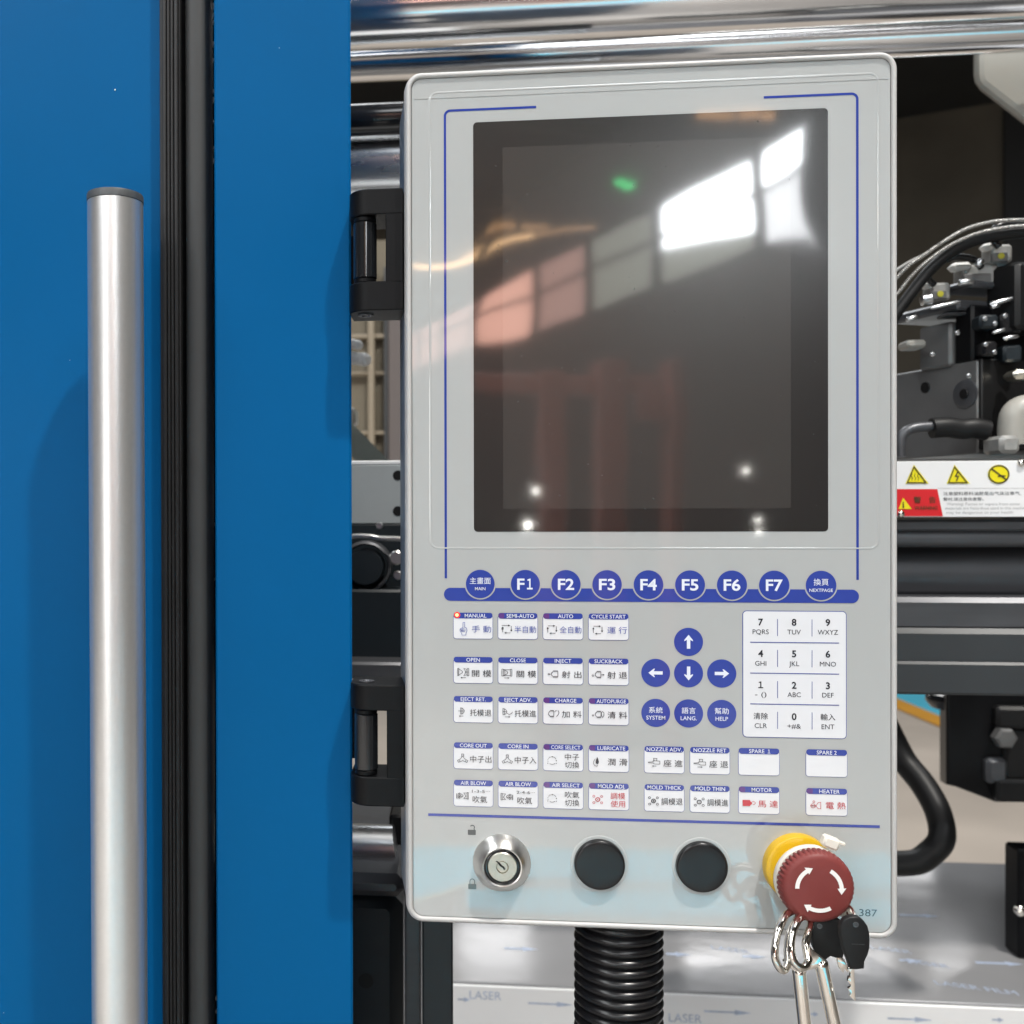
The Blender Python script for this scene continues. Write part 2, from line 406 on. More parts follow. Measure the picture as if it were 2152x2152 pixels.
# ================================================================== SETTING: floor, hall
mb = MB()
def hq(pts, z): return [H(a, b, z) for a, b in pts]
mb.add(hq([(-14, 36), (9.2, 36), (9.2, -20), (-14, -20)], 0), [(0, 1, 2, 3)])
mb.build('floor', 'floor', kind='structure')
def floor_poly(name, m_, pts, z): MB().add([Vector((p[0], p[1], z - Z0)) for p in pts], [tuple(range(len(pts)))]).build(name, m_, kind='structure')
def fl(px, py):                 # the point of the floor seen at a pixel
    d = _f + _R * ((px - CX) / F) + _U * ((CY - py) / F); p = CAM + d * ((-Z0 - CAM.z) / d.z); return (p.x, p.y)
floor_poly('floor_apron', 'floor_beige', [(-6, 1.35), (12, 1.35), (12, 13), (-6, 13)], 0.0035)
floor_poly('floor_walkway', 'floor_blue', [fl(1760, 1418), fl(2140, 1577), fl(2600, 1500), fl(2050, 1330), fl(1500, 1330)], 0.0075)
floor_poly('floor_line', 'floor_orange', [fl(1760, 1418 + 21), fl(2140, 1577 + 24), fl(2140, 1577), fl(1760, 1418)], 0.0115)
def flm(px, py):                # the point of the floor mirrored in the panel face at a pixel
    d = _f + _R * ((px - CX) / F) + _U * ((CY - py) / F)
    s = (-Z0 - CAM.z) / d.z; t = -CAM.y / d.y; p = CAM + d * t
    return (p.x + d.x * (s - t), p.y - d.y * (s - t))
floor_poly('floor_walkway', 'floor_blue', [flm(300, 1776), flm(1300, 1786), flm(2500, 1800), flm(2500, 1905), flm(1450, 1850), flm(1225, 1850), flm(1000, 1850), flm(860, 1895), flm(300, 2080)], 0.004)
floor_poly('floor_walkway', 'floor_blue', [flm(980, 1868), flm(1215, 1868), flm(1440, 1868), flm(2500, 1925), flm(2500, 2000), flm(1600, 1930), flm(980, 1910)], 0.004)
floor_poly('floor_line', 'floor_cream', [flm(300, 2095), flm(860, 1905), flm(1000, 1858), flm(1000, 1848), flm(860, 1893), flm(300, 2078)], 0.008)
floor_poly('floor_line', 'floor_cream', [flm(300, 1768), flm(1300, 1778), flm(2500, 1792), flm(2500, 1800), flm(1300, 1786), flm(300, 1777)], 0.008)

mb = MB()
mb.add(hq([(-14, 36), (9.2, 36), (9.2, -20), (-14, -20)], 8.2), [(3, 2, 1, 0)])
mb.build('ceiling', 'ceiling', kind='structure')
mb = MB()
for k in range(12):
    b = -16 + k * 4.4
    vs = [H(-14, b, 7.95), H(9, b, 7.95), H(9, b + .25, 7.95), H(-14, b + .25, 7.95), H(-14, b, 8.19), H(9, b, 8.19), H(9, b + .25, 8.19), H(-14, b + .25, 8.19)]
    mb.add(vs, [(0, 1, 2, 3), (0, 4, 5, 1), (2, 6, 7, 3)])
mb.build('ceiling_beams', 'hall_dark', kind='structure')
# walls
W0, W1, W2 = 5.06, 5.86, 6.40
mb = MB()
def wallq(mb, a0, b0, a1, b1, z0, z1): mb.add([H(a0, b0, z0), H(a1, b1, z0), H(a1, b1, z1), H(a0, b0, z1)], [(0, 1, 2, 3)])
wallq(mb, 9.2, 36, 9.2, 3.9, 0, W0); wallq(mb, 9.2, 36, 9.2, 3.9, W2, 8.2)
sw = mb.build('window_wall', 'hall_wall', kind='structure')
posts = [31.0, 28.7, 26.4, 24.2, 22.0, 19.8, 17.87, 15.8, 13.56, 11.0, 9.75]
kinds_hi = ['pane_rose'] * 5 + ['pane_pink', 'pane_rose', 'pane_green', 'pane_white', 'pane_white']
kinds_lo = ['pane_rose'] * 5 + ['pane_pink', 'pane_rose', 'pane_green', None, 'pane_soft']
def hbox(mb, a0, a1, b0, b1, z0, z1): mb.box(a0, a1, b0, b1, z0, z1, fr=lambda p: H(p.x, p.y, p.z))
mbf = MB()
for b in posts: hbox(mbf, 9.0, 9.15, b - .14, b + .14, W0 - .05, W2 + .05)
for z in (W0, W1, W2): hbox(mbf, 9.0, 9.13, 9.75, 36, z - .035, z + .035)
mbf.build('window_frame', 'frame_dark', sw)
p = MB(); wallq(p, 9.06, 9.75, 9.06, 3.9, W0, W2); p.build('wall_panel', 'hall_wall', sw)
def pane(pts, m_): MB().add([H(9.04, b_, z_) for b_, z_ in pts], [tuple(range(len(pts)))]).build('window_pane', m_, sw)
for i in range(len(posts) - 1):
    b0, b1 = posts[i] - .14, posts[i + 1] + .14
    pane([(b0, W1 + .035), (b1, W1 + .035), (b1, W2 - .035), (b0, W2 - .035)], kinds_hi[i])
    z0, z1 = W0 + .035, W1 - .035
    if kinds_lo[i]: pane([(b0, z0), (b1, z0), (b1, z1), (b0, z1)], kinds_lo[i])
    else:                                    # a roof outside cuts across this bay: bright sky above, grey below
        zl, zr_ = z0 + .80 * (z1 - z0), z0 + .34 * (z1 - z0)
        pane([(b0, zl), (b1, zr_), (b1, z1), (b0, z1)], 'pane_white'); pane([(b0, z0), (b1, z0), (b1, zr_), (b0, zl)], 'pane_green')
mb = MB(); wallq(mb, 9.2, 36, -14, 36, 0, 8.2); wallq(mb, -14, 36, -14, -20, 0, 8.2)
hw_ = mb.build('hall_walls', 'hall_wall', kind='structure')
mb = MB(); wallq(mb, 4.5, 35.9, -9, 35.9, .1, 6); mb.build('handle_glow_panel', 'handle_glow', hw_)  # unseen glowing panel added for the handle's highlight
mb = MB(); wallq(mb, -14, -20, 9.2, -20, 0, 8.2); wallq(mb, 9.2, 3.9, 9.2, -20, 0, 8.2)
fw_ = mb.build('far_wall', 'hall_dark', kind='structure'); mb = MB()
for k in range(6): hbox(mb, 8.8, 9.3, -1 - k * 3.2, -1.4 - k * 3.2, 0, 8.1)
for z_ in (2.6, 4.1, 5.7): hbox(mb, 9.0, 9.3, 3.5, -19.5, z_, z_ + .25)
for k in range(7): hbox(mb, -12 + k * 3.4, -11.6 + k * 3.4, -20.1, -19.7, 0, 8.1)
mb.build('steelwork', 'hall_steel', fw_)

# ================================================================== CONTROL PANEL (millimetres -> metres)
mm = 0.001
PW, PH = 0.262, 0.4742
panel = thing('control_panel', (PW / 2, 0.025, 0.0), 'light grey machine control panel with dark screen, membrane keys and red stop button', 'control panel')
FY = 0.0010                         # the overlay's face, a millimetre behind the rim
def ly(k): return FY - 0.00012 * k  # printed layers
def rr3(d, y, r): return [Vector((x, y, z)) for x, z in rrect(-d, -d, PW + d, PH + d, r, 8)]
def hs(d, y, r, e): return [Vector((x, y, z)) for x, z in rrect(-d - e, -d, PW + d, PH + d, r, 8)]
mb = MB(); mb.loops([hs(-.001, .006, .010, 0), hs(.0002, .010, .012, .0010), hs(.0006, .046, .013, .0052), hs(-.003, .052, .011, .004)], True, True)
housing = mb.build('housing', 'housing', panel, 35)
mb = MB()
mb.loops([rr3(-.0032, .0015, .0060), rr3(-.0030, .0004, .0061), rr3(-.0024, -.0003, .0066), rr3(-.0014, -.0004, .0076),
          rr3(-.0006, .0002, .0085), rr3(.0002, .0018, .009), rr3(.0012, .0075, .010), rr3(.0011, .011, .010)])
mb.build('rim', 'rim', panel, 50)
mb = MB(); mb.poly(rrect(.0030, .0030, PW - .0030, PH - .0030, .0062, 8), FY + .00002)
mb.ring(rrect(.0030, .0030, PW - .0030, PH - .0030, .0062, 8), rrect(.0034, .0034, PW - .0034, PH - .0034, .0058, 8), FY + .00002, FY + .003)
overlay = mb.build('front_overlay', 'overlay_grey', panel)
def ridge(x0, z0, x1, z1, r, wd, hgt):
    def q(d, y): return [Vector((x, y, z)) for x, z in rrect(x0 + d, z0 + d, x1 - d, z1 - d, max(.0005, r - d), 8)]
    return MB().loops([q(0, FY - .00003), q(wd * .3, FY - hgt), q(wd * .7, FY - hgt), q(wd, FY - .00003)])
ridge(.0128, .2085, .2530, .4636, .005, .0013, .00016).build('embossed_ridge', 'overlay_grey', overlay, 60)
# thin edge of the protective film near the top
MB().box(.0045, PW - .0045, FY - .00018, FY, .4572 + .0025, .4574 + .0025).build('film_edge', 'overlay_grey', overlay)

# screen
mb = MB(); mb.poly(rrect(.0375, .2182, .2266, .4455, .0022), ly(1)); screen = mb.build('screen', 'screen_black', panel)
mb = MB(); mb.poly(rrect(.0537, .2308, .2073, .4310, .0004, 2), ly(2)); mb.build('display_area', 'screen_lcd', screen)
# dust specks on the film
mb = MB()
for _ in range(70):
    x, z = random.uniform(.04, .225), random.uniform(.222, .443); q = random.uniform(.00008, .00022)
    a = random.uniform(0, 3.1); e = random.uniform(1, 4)
    mb.poly([(x + q * (math.cos(t) * math.cos(a) * e - math.sin(t) * math.sin(a)), z + q * (math.cos(t) * math.sin(a) * e + math.sin(t) * math.cos(a))) for t in (0, 1, 2, 3.1, 4.2, 5.2)], ly(3.2))
mb.build('dust', 'cap', screen, kind='stuff')

# printed blue frame lines
mb = MB()
lw = .0013
def arcpts(cx, cz, r, a0, a1, n=7): return [(cx + r * math.cos(R(a0 + (a1 - a0) * k / (n - 1))), cz + r * math.sin(R(a0 + (a1 - a0) * k / (n - 1)))) for k in range(n)]
def pline(pts, wd):
    q = [Vector(p) for p in pts]; d0 = (q[0] - q[1]).normalized(); d1 = (q[-1] - q[-2]).normalized()
    mb = MB(); mb.stroke([tuple(q[0] + d0 * wd * .2)] + pts + [tuple(q[-1] + d1 * wd * .2)], wd, ly(1)); mb.build('printed_line', 'print_blue', overlay)
pline([(.0219, .1925)] + arcpts(.0249, .4496, .003, 180, 90) + [(.0718, .4526)], lw)
pline([(.1936, .4526)] + arcpts(.2387, .4496, .003, 90, 0) + [(.2417, .1925)], lw)
pline([(.0121, .0601), (.2527, .0601)], .0015)

# function key strip
FK = [(40.9, ('主畫面', 'MAIN')), (65.7, 'F1'), (87.8, 'F2'), (110.0, 'F3'), (132.2, 'F4'), (154.3, 'F5'), (176.4, 'F6'), (198.5, 'F7'), (222.8, ('換頁', 'NEXTPAGE'))]
mb = MB(); mb.poly(rrect(.0208, .1797, .2424, .1870, .00364, 10), ly(1)); strip = mb.build('key_strip', 'print_blue', panel)
mb = MB()
for x, _ in FK: mb.poly(circ(x * mm, .1892, .00865, 48, 180 + 4, 360 - 4) + circ(x * mm, .1892, .00865, 6, 0, 30)[:0] + [(x * mm + .0079, .18755), (x * mm - .0079, .18755)], ly(2))
mb.build('halo', 'overlay_grey', strip)
def key_label(t): return 'key marked ' + t
for x, t in FK:
    x *= mm
    mb = MB(); mb.poly(circ(x, .1892, .0079, 48), ly(3))
    k = mb.build('function_key', 'print_blue', panel, label='round blue key marked ' + (t if isinstance(t, str) else t[1]))
    mb = MB()
    if t == 'F1': text(mb, 'F', x - .0025, .1893, .0060, ly(4), bold=0.022, w=.0040); text(mb, '１', x + .0024, .1893, .0060, ly(4), bold=0.022, w=.0031)
    elif isinstance(t, str): text(mb, t, x, .1893, .0060, ly(4), bold=0.022, w=.0088)
    else:
        text(mb, t[0], x, .1910, .0037, ly(4), wmax=.0125, bold=.004)
        text(mb, t[1], x, .1866, .0017, ly(4), wmax=.0122, bold=.006)
    mb.build('lettering', 'print_light', k)

# ---- symbols on the keys: strokes in a unit box
def ic_arrow(p, q, s=.14):
    p, q = Vector(p), Vector(q); d = (q - p).normalized(); n = Vector((-d.y, d.x))
    return [('l', [tuple(p), tuple(q - d * s)]), ('f', [tuple(q), tuple(q - d * s * 1.3 + n * s * .7), tuple(q - d * s * 1.3 - n * s * .7)])]
def ic_circ(x, z, r, n=14): return ('c', circ(x, z, r, n))
IC = {}
IC['hand'] = [('c', [(.25, .5), (.2, .4), (.25, .3), (.35, .15), (.38, .02), (.72, .02), (.74, .18), (.82, .35), (.78, .55), (.62, .62), (.62, .98), (.48, .98), (.46, .6)]),
              ('l', [(.3, .52), (.34, .3)]), ('l', [(.42, .56), (.44, .3)]), ('l', [(.54, .58), (.54, .32)]), ('l', [(.3, .3), (.62, .3), (.66, .45)]), ('l', [(.25, .42), (.4, .36)])]
def cyc(half=False, gap=False):
    g = ic_arrow((.12, .9), (.85, .9), .16) + ic_arrow((.95, .85), (.95, .22), .16) + ic_arrow((.85, .08), (.25, .08), .16) + ic_arrow((.1, .15), (.1, .78), .16)
    if half: g += [('l', [(-.05, .5), (.2, .5)]), ('l', [(-.05, .62), (.2, .62)]), ('l', [(.0, .9), (.1, .9)])]
    return g
IC['semi'] = cyc(True); IC['auto'] = cyc(); IC['run'] = cyc()
IC['open'] = [('c', [(0, .25), (.1, .25), (.1, .95), (0, .95)]), ('c', [(.1, .3), (.45, .55), (.45, .65), (.1, .9)]), ('c', [(.55, .25), (.75, .6), (.55, .95), (.85, .85), (.85, .35)]),
              ('c', [(.85, .25), (1, .25), (1, .95), (.85, .95)]), ('l', [(.65, .6), (1, .6)])] + ic_arrow((.75, .05), (.25, .05), .12)
IC['close'] = [('c', [(0, .25), (.15, .25), (.15, .95), (0, .95)]), ('c', [(.85, .25), (1, .25), (1, .95), (.85, .95)]), ('l', [(.15, .3), (.85, .3)]), ('l', [(.15, .9), (.85, .9)]),
               ('l', [(.15, .3), (.5, .45), (.6, .6), (.5, .75), (.15, .9)]), ('l', [(.3, .3), (.3, .9)])] + ic_arrow((.25, .05), (.75, .05), .12)
barrel = [('c', [(.98, .25), (.5, .25), (.32, .45), (.32, .55), (.5, .8), (.98, .8)]), ('l', [(.5, .88), (.98, .88)]), ('l', [(.5, .17), (.98, .17)]), ('l', [(.42, .3), (.3, .5), (.42, .75)])]
IC['inject'] = barrel + ic_arrow((-.05, .5), (.26, .5), .16)
IC['suck'] = [(t, [(x * .85, z) for x, z in p]) for t, p in barrel] + ic_arrow((.86, .5), (1.2, .5), .15) + [ic_circ(.05, .4, .09, 8)]
IC['ejr'] = [('l', [(.35, .3), (.35, 1), (.55, .95), (.7, .8), (.75, .65), (.7, .5), (.55, .35), (.35, .3)]), ('l', [(.1, .65), (.75, .65)]), ('l', [(.5, .3), (.5, 1)])] + ic_arrow((.65, .08), (.15, .08), .13)
IC['eja'] = [('l', [(.1, .3), (.1, 1), (.3, .95), (.45, .8), (.5, .65), (.45, .5), (.3, .35), (.1, .3)]), ('l', [(.1, .65), (.5, .65)]), ('l', [(.25, .3), (.25, 1)]), ('l', [(.5, .5), (.7, .35), (.95, .45), (1.05, .65)])] + ic_arrow((.3, .08), (.85, .08), .13)
IC['charge'] = [(t, [(x * .8 - .1, z) for x, z in p]) for t, p in barrel] + [('l', [(.78, .7), (.85, .85), (1., .85)]), ('l', [(1.1, .9), (1.2, .6), (1.1, .4), (.95, .2)])]
IC['purge'] = [(t, [(x * .85, z) for x, z in p]) for t, p in barrel] + [ic_circ(.05, .4, .08, 8), ('c', [(1., .85), (1.12, .7), (1.12, .4), (1.0, .2), (.88, .4), (.88, .7)])]
def tri(u): return [('c', [(.4, 1), (.6, 1), (.6, .6), (.75, .45), (1, .3), (.9, .1), (.62, .22), (.5, .3), (.38, .22), (.1, .1), (0, .3), (.25, .45), (.4, .6)]), ('f', circ(.5, .75, .05, 8)), ('f', circ(.22, .26, .05, 8)), ('f', circ(.78, .26, .05, 8))]
IC['core'] = tri(0)
def sel(): return [('l', circ(.5, .5, .42, 9, 20, 85)), ('l', circ(.5, .5, .42, 9, 235, 315)), ('d', circ(.5, .5, .42, 9, 110, 215)), ('f', [(.42, .95), (.6, .98), (.5, .82)]), ('f', [(.98, .4), (.85, .5), (.96, .58)]), ('f', circ(.08, .2, .05, 8)), ('f', circ(.92, .2, .05, 8)), ('f', circ(.28, .85, .05, 8))]
IC['sel'] = sel()
IC['drop'] = [('f', [(.6, 1), (.75, .7), (.82, .45), (.76, .28), (.6, .2), (.44, .28), (.38, .45), (.45, .7)]), ('l', [(.35, .8), (.15, .5), (.12, .25), (.3, .05), (.55, .0), (.65, .1)])]
def four(mid): return [ic_circ(.12, .85, .11, 10), ic_circ(.88, .85, .11, 10), ic_circ(.12, .15, .11, 10), ic_circ(.88, .15, .11, 10), ic_circ(.5, .5, .22, 16), ic_circ(.5, .5, .18, 16)] + mid
IC['thick'] = four([('f', circ(.5, .5, .09, 10))]); IC['thin'] = four([('l', [(.42, .5), (.58, .5)])]); IC['adj'] = four([('f', circ(.5, .5, .06, 8))])
nz = [('c', [(.0, .5), (.0, .56), (.42, .6), (.42, .72), (1, .7), (1, .35), (.55, .35), (.42, .45)]), ('c', [(.5, .72), (.45, 1), (.75, 1), (.72, .72)])]
IC['nza'] = nz + ic_arrow((.7, .12), (.3, .12), .12); IC['nzr'] = nz + ic_arrow((.3, .12), (.75, .12), .12)
IC['motor'] = [('f', [(0, .2), (.06, .15), (.62, .15), (.68, .3), (.8, .4), (.8, .62), (.68, .72), (.62, .9), (0, .9)]), ('l', circ(.88, .55, .2, 9, 110, -90))]
IC['heat'] = [ic_circ(.35, .85, .1, 10), ('c', [(.55, .4), (.75, .75), (1, .8), (1, .1), (.75, .1)]), ('c', circ(.28, .4, .22, 12)), ('l', [(.0, .4), (.55, .4)]), ('f', circ(.2, .4, .07, 8)), ('f', circ(.38, .4, .07, 8))]
IC['blow1'] = [('f', [(0, .25), (.06, .2), (.06, .75), (0, .8)]), ('c', [(.25, .25), (.55, .5), (.55, .6), (.25, .85)]), ('l', [(.1, .5), (.5, .5)]), ('c', [(.15, .3), (.35, .5), (.35, .65), (.15, .8)]), ('c', [(.62, .25), (.8, .5), (.62, .85), (.9, .85), (.9, .25)]), ('c', [(.9, .2), (1, .2), (1, .9), (.9, .9)])]
IC['blow2'] = [(t, [(1 - x, z) for x, z in p]) for t, p in IC['blow1']]
def draw_icon(mb, name, x0, z0, wd, ht, y, lw_=.00022):
    for t, p in IC[name]:
        q = [(x0 + a * wd, z0 + b * ht) for a, b in p]
        if t == 'f':
            ar = sum(q[i - 1][0] * q[i][1] - q[i][0] * q[i - 1][1] for i in range(len(q)))
            mb.poly(q if ar > 0 else q[::-1], y)
        elif t == 'c': mb.stroke(q, lw_, y, True)
        elif t == 'd':
            for i in range(0, len(q) - 1, 2): mb.stroke(q[i:i + 2], lw_, y)
        else: mb.stroke(q, lw_, y)

ROWS = [(158.55, 173.2), (133.8, 148.6), (111.9, 126.7), (86.1, 100.9), (65.2, 80.0)]
CA = [(25.9, 47.9), (50.5, 72.5), (75.1, 97.1), (99.8, 121.7)]
CB = [(129.7, 151.2), (154.0, 175.3), (179.6, 201.3), (214.8, 236.4)]
#        header, symbol, legend lines, ink, indicator
K = [
 [('MANUAL', 'hand', ['手 動'], 'print_ink_blue', 2), ('SEMI-AUTO', 'semi', ['半自動'], 'print_ink_blue', 1), ('AUTO', 'auto', ['全自動'], 'print_ink_blue', 1), ('CYCLE START', 'run', ['運 行'], 'print_ink_blue', 0)],
 [('OPEN', 'open', ['開 模'], 'print_black', 0), ('CLOSE', 'close', ['關 模'], 'print_black', 0), ('INJECT', 'inject', ['射 出'], 'print_black', 0), ('SUCKBACK', 'suck', ['射 退'], 'print_black', 0)],
 [('EJECT RET.', 'ejr', ['托模退'], 'print_black', 0), ('EJECT ADV.', 'eja', ['托模進'], 'print_black', 0), ('CHARGE', 'charge', ['加 料'], 'print_black', 1), ('AUTOPURGE', 'purge', ['清 料'], 'print_black', 1)],
 [('CORE OUT', 'core', ['中子出'], 'print_black', 0), ('CORE IN', 'core', ['中子入'], 'print_black', 0), ('CORE SELECT', 'sel', ['中子', '切換'], 'print_black', 1), ('LUBRICATE', 'drop', ['潤 滑'], 'print_black', 1),
  ('NOZZLE ADV.', 'nza', ['座 進'], 'print_black', 0), ('NOZZLE RET', 'nzr', ['座 退'], 'print_black', 0), ('SPARE 1', None, [], 'print_black', 0), ('SPARE 2', None, [], 'print_black', 0)],
 [('AIR BLOW', 'blow1', ['1-3-5···', '吹氣'], 'print_black', 0), ('AIR BLOW', 'blow2', ['2-4-6···', '吹氣'], 'print_black', 0), ('AIR SELECT', 'sel', ['吹氣', '切換'], 'print_black', 1), ('MOLD ADJ.', 'adj', ['調模', '使用'], 'print_red', 1),
  ('MOLD THICK', 'thick', ['調模退'], 'print_black', 0), ('MOLD THIN', 'thin', ['調模進'], 'print_black', 0), ('MOTOR', 'motor', ['馬 達'], 'print_red', 1), ('HEATER', 'heat', ['電 熱'], 'print_red', 1)],
]
for ri, row in enumerate(K):
    for ci, (hd, ic, lines, ink, ind) in enumerate(row):
        x0, x1 = (CA[ci] if ci < 4 else CB[ci - 4]); z0, z1 = ROWS[ri]
        x0 *= mm; x1 *= mm; z0 *= mm; z1 *= mm
        mb = MB(); mb.poly(rrect(x0, z0, x1, z1 - .0012, .0016), ly(1))
        lab = 'key marked ' + hd + (' with lit red lamp' if ind == 2 else ' with numbers 1-3-5' if ic == 'blow1' else ' with numbers 2-4-6' if ic == 'blow2' else '')
        k = mb.build('membrane_key', 'print_blue' if ri < 3 else 'print_ink_blue', panel, label=lab)
        mb = MB(); mb.poly(rrect(x0 + .00024, z0 + .00024, x1 - .00024, z1 - .0014, .0014), ly(2)); mb.build('key_face', 'print_white', k)
        mb = MB(); mb.poly(rrect(x0 + .0003, z1 - .0032, x1 - .0003, z1, (.0016, .0016, .0013, .0013)), ly(3)); mb.build('key_header', 'print_blue', k)
        mb = MB()
        cx = (x0 + x1) / 2 + (.0014 if ind else 0)
        if hd == 'SPARE 1': text(mb, 'SPARE', cx - .0012, z1 - .0016, .00205, ly(4.2), bold=.006); text(mb, '１', cx + .0052, z1 - .0016, .00205, ly(4.2), bold=.006)
        else: text(mb, hd, cx, z1 - .0016, .00205, ly(4.2), wmax=.0158 if ind else .0190, bold=.006)
        mb.build('header_lettering', 'print_light', k)
        if ind == 1:
            mb = MB(); mb.poly(rrect(x0 + .0004, z1 - .0030, x0 + .0036, z1 - .0002, (.0014, .0004, .0004, .0012)), ly(3.6)); mb.build('indicator', 'indicator_off', k)
        if ind == 2:
            mb = MB(); mb.poly(circ(x0 + .0022, z1 - .0013, .0017, 20), ly(3.6)); i_ = mb.build('indicator', 'led_ring', k)
            mb = MB(); mb.poly(circ(x0 + .0021, z1 - .0013, .0010, 20), ly(4.4)); mb.build('indicator_lamp', 'led', k)
        if ic:
            mb = MB(); zc = z0 + (z1 - z0 - .0032) / 2
            wide = {'hand': .0064, 'ejr': .0052, 'drop': .0042, 'blow1': .0066, 'blow2': .0066, 'nza': .0062, 'nzr': .0062, 'open': .0062, 'core': .0058, 'motor': .0062}.get(ic, .0055)
            tall = {'hand': .0074, 'open': .0058, 'close': .0054, 'blow1': .0052, 'blow2': .0052, 'nza': .0048, 'nzr': .0048, 'motor': .0044, 'core': .0052, 'drop': .0052}.get(ic, .0050)
            xi = x0 + {'hand': .0024, 'inject': .0028, 'open': .0024}.get(ic, .0022)
            if ic == 'blow1' or ic == 'blow2': xi = x0 + .0016
            draw_icon(mb, ic, xi, zc - tall / 2, wide, tall, ly(4.2), .00026)
            mb.build('symbol', ink if ic not in ('semi', 'auto', 'run') else 'print_black', k)
        if lines:
            mb = MB(); zc = z0 + (z1 - z0 - .0032) / 2
            if len(lines) == 1:
                n = len(lines[0].replace(' ', ''))
                xr = x1 - .0010
                xl = x0 + (.0092 if n == 3 else .0103)
                text(mb, lines[0], (xl + xr) / 2, zc - .0001, .0038, ly(4.2), w=xr - xl, bold=.001)
            elif lines[0][0] in '12':
                text(mb, lines[0], x0 + .0152, zc + .0029, .0016, ly(4.2), w=.0100)
                text(mb, lines[1], x0 + .0146, zc - .0016, .0038, ly(4.2), w=.0080, bold=.001)
            else:
                text(mb, lines[0], x0 + .0158, zc + .0022, .0036, ly(4.2), w=.0078, bold=.001)
                text(mb, lines[1], x0 + .0158, zc - .0022, .0036, ly(4.2), w=.0078, bold=.001)
            mb.build('lettering', ink, k)

# arrow keys and the three round service keys
for x, z, ang, nm in ((153.5, 158.1, 90, 'up'), (136.0, 141.0, 180, 'left'), (153.5, 141.0, 270, 'down'), (171.0, 141.1, 0, 'right')):
    x *= mm; z *= mm
    k = MB().poly(circ(x, z, .0077, 48), ly(1)).build('arrow_key', 'print_blue', panel, label='round blue key with arrow pointing ' + nm)
    a = R(ang); shp = [(.0039, 0), (.0013, .0023), (.0009, .0009), (-.0037, .0009), (-.0037, -.0009), (.0009, -.0009), (.0013, -.0023)]
    shp = [(.0039, 0), (.0010, .0023), (.0004, .0023), (.0011, .0009), (-.0037, .0009), (-.0037, -.0009), (.0011, -.0009), (.0004, -.0023), (.0010, -.0023)]
    MB().poly([(x + p * math.cos(a) - q * math.sin(a), z + p * math.sin(a) + q * math.cos(a)) for p, q in shp], ly(2)).build('symbol', 'print_light', k)
for x, a, b in ((136.0, '系統', 'SYSTEM'), (153.5, '語言', 'LANG.'), (171.0, '幫助', 'HELP')):
    x *= mm; z = .1191
    k = MB().poly(circ(x, z, .0077, 48), ly(1)).build('service_key', 'print_blue', panel, label='round blue key marked ' + b)
    mb = MB(); text(mb, a, x, z + .0016, .0034, ly(2), w=.0074, bold=.004); text(mb, b, x, z - .0026, .0021, ly(2), wmax=.0115, bold=.004)
    mb.build('lettering', 'print_light', k)
# keypad
kp = MB().poly(rrect(.1819, .1067, .2360, .1754, .0022), ly(1)).build('keypad', 'print_blue', panel, label='white numeric keypad with blue outline')
MB().poly(rrect(.1819 + .00035, .1067 + .00035, .2360 - .00035, .1754 - .00035, .0019), ly(2)).build('keypad_face', 'print_white', kp)
PADR = [(.1693, .1640), (.1523, .1469), (.1353, .1302), (.1184, .1132)]
PADX = [.1914, .2088, .2263]
PT = [[('7', 'PQRS'), ('8', 'TUV'), ('9', 'WXYZ')], [('4', 'GHI'), ('5', 'JKL'), ('6', 'MNO')], [('1', '- ()'), ('2', 'ABC'), ('3', 'DEF')], [('清除', 'CLR'), ('0', '+#&'), ('輸入', 'ENT')]]
for ri, row in enumerate(PT):
    for ci, (a, b) in enumerate(row):
        x = PADX[ci]; mb = MB()
        if a == '1': text(mb, '１', x, PADR[ri][0], .0036, ly(3.2), bold=.018)
        elif len(a) == 1: text(mb, a, x, PADR[ri][0], .0036, ly(3.2), bold=.026)
        else: text(mb, a, x, PADR[ri][0], .0036, ly(3.2), w=.0076, bold=.004)
        text(mb, b, x, PADR[ri][1], .0025, ly(3.2), wmax=.0105, w=.0060 if b in ('- ()',) else .0070 if b == '+#&' else None)
        mb.build('lettering', 'print_black', kp)
for z in (.1583, .1416, .1249): MB().stroke([(.1859, z), (.2321, z)], .00042, ly(3.2)).build('divider', 'print_blue', kp)
for zt in (.1709, .1543, .1374, .1208):
    for x in (.2002, .2181): MB().stroke([(x, zt), (x, zt - .0092)], .00030, ly(3.2)).build('divider', 'print_blue', kp)
# lock symbols and number
mb = MB()
x, z = .0360, .0512
mb.poly(rrect(x - .0022, z - .0018, x + .0022, z + .0011, .0003, 2), ly(1)); mb.stroke([(x + .0013, z + .0011), (x + .0013, z + .0020)] + arcpts(x + .0003, z + .0024, .0012, 0, 150), .0005, ly(1)); mb.build('open_lock_symbol', 'print_grey', overlay); mb = MB()
x, z = .0362, .0210
mb.poly(rrect(x - .0022, z - .0018, x + .0022, z + .0011, .0003, 2), ly(1)); mb.stroke([(x - .0013, z + .0011), (x - .0013, z + .0024)] + arcpts(x, z + .0026, .0013, 180, 0) + [(x + .0013, z + .0011)], .0005, ly(1))
mb.build('closed_lock_symbol', 'print_grey', overlay)
mb = MB(); text(mb, '387', .2470, .0137, .0037, ly(1), w=.0092); mb.build('number_lettering', 'print_grey', overlay)

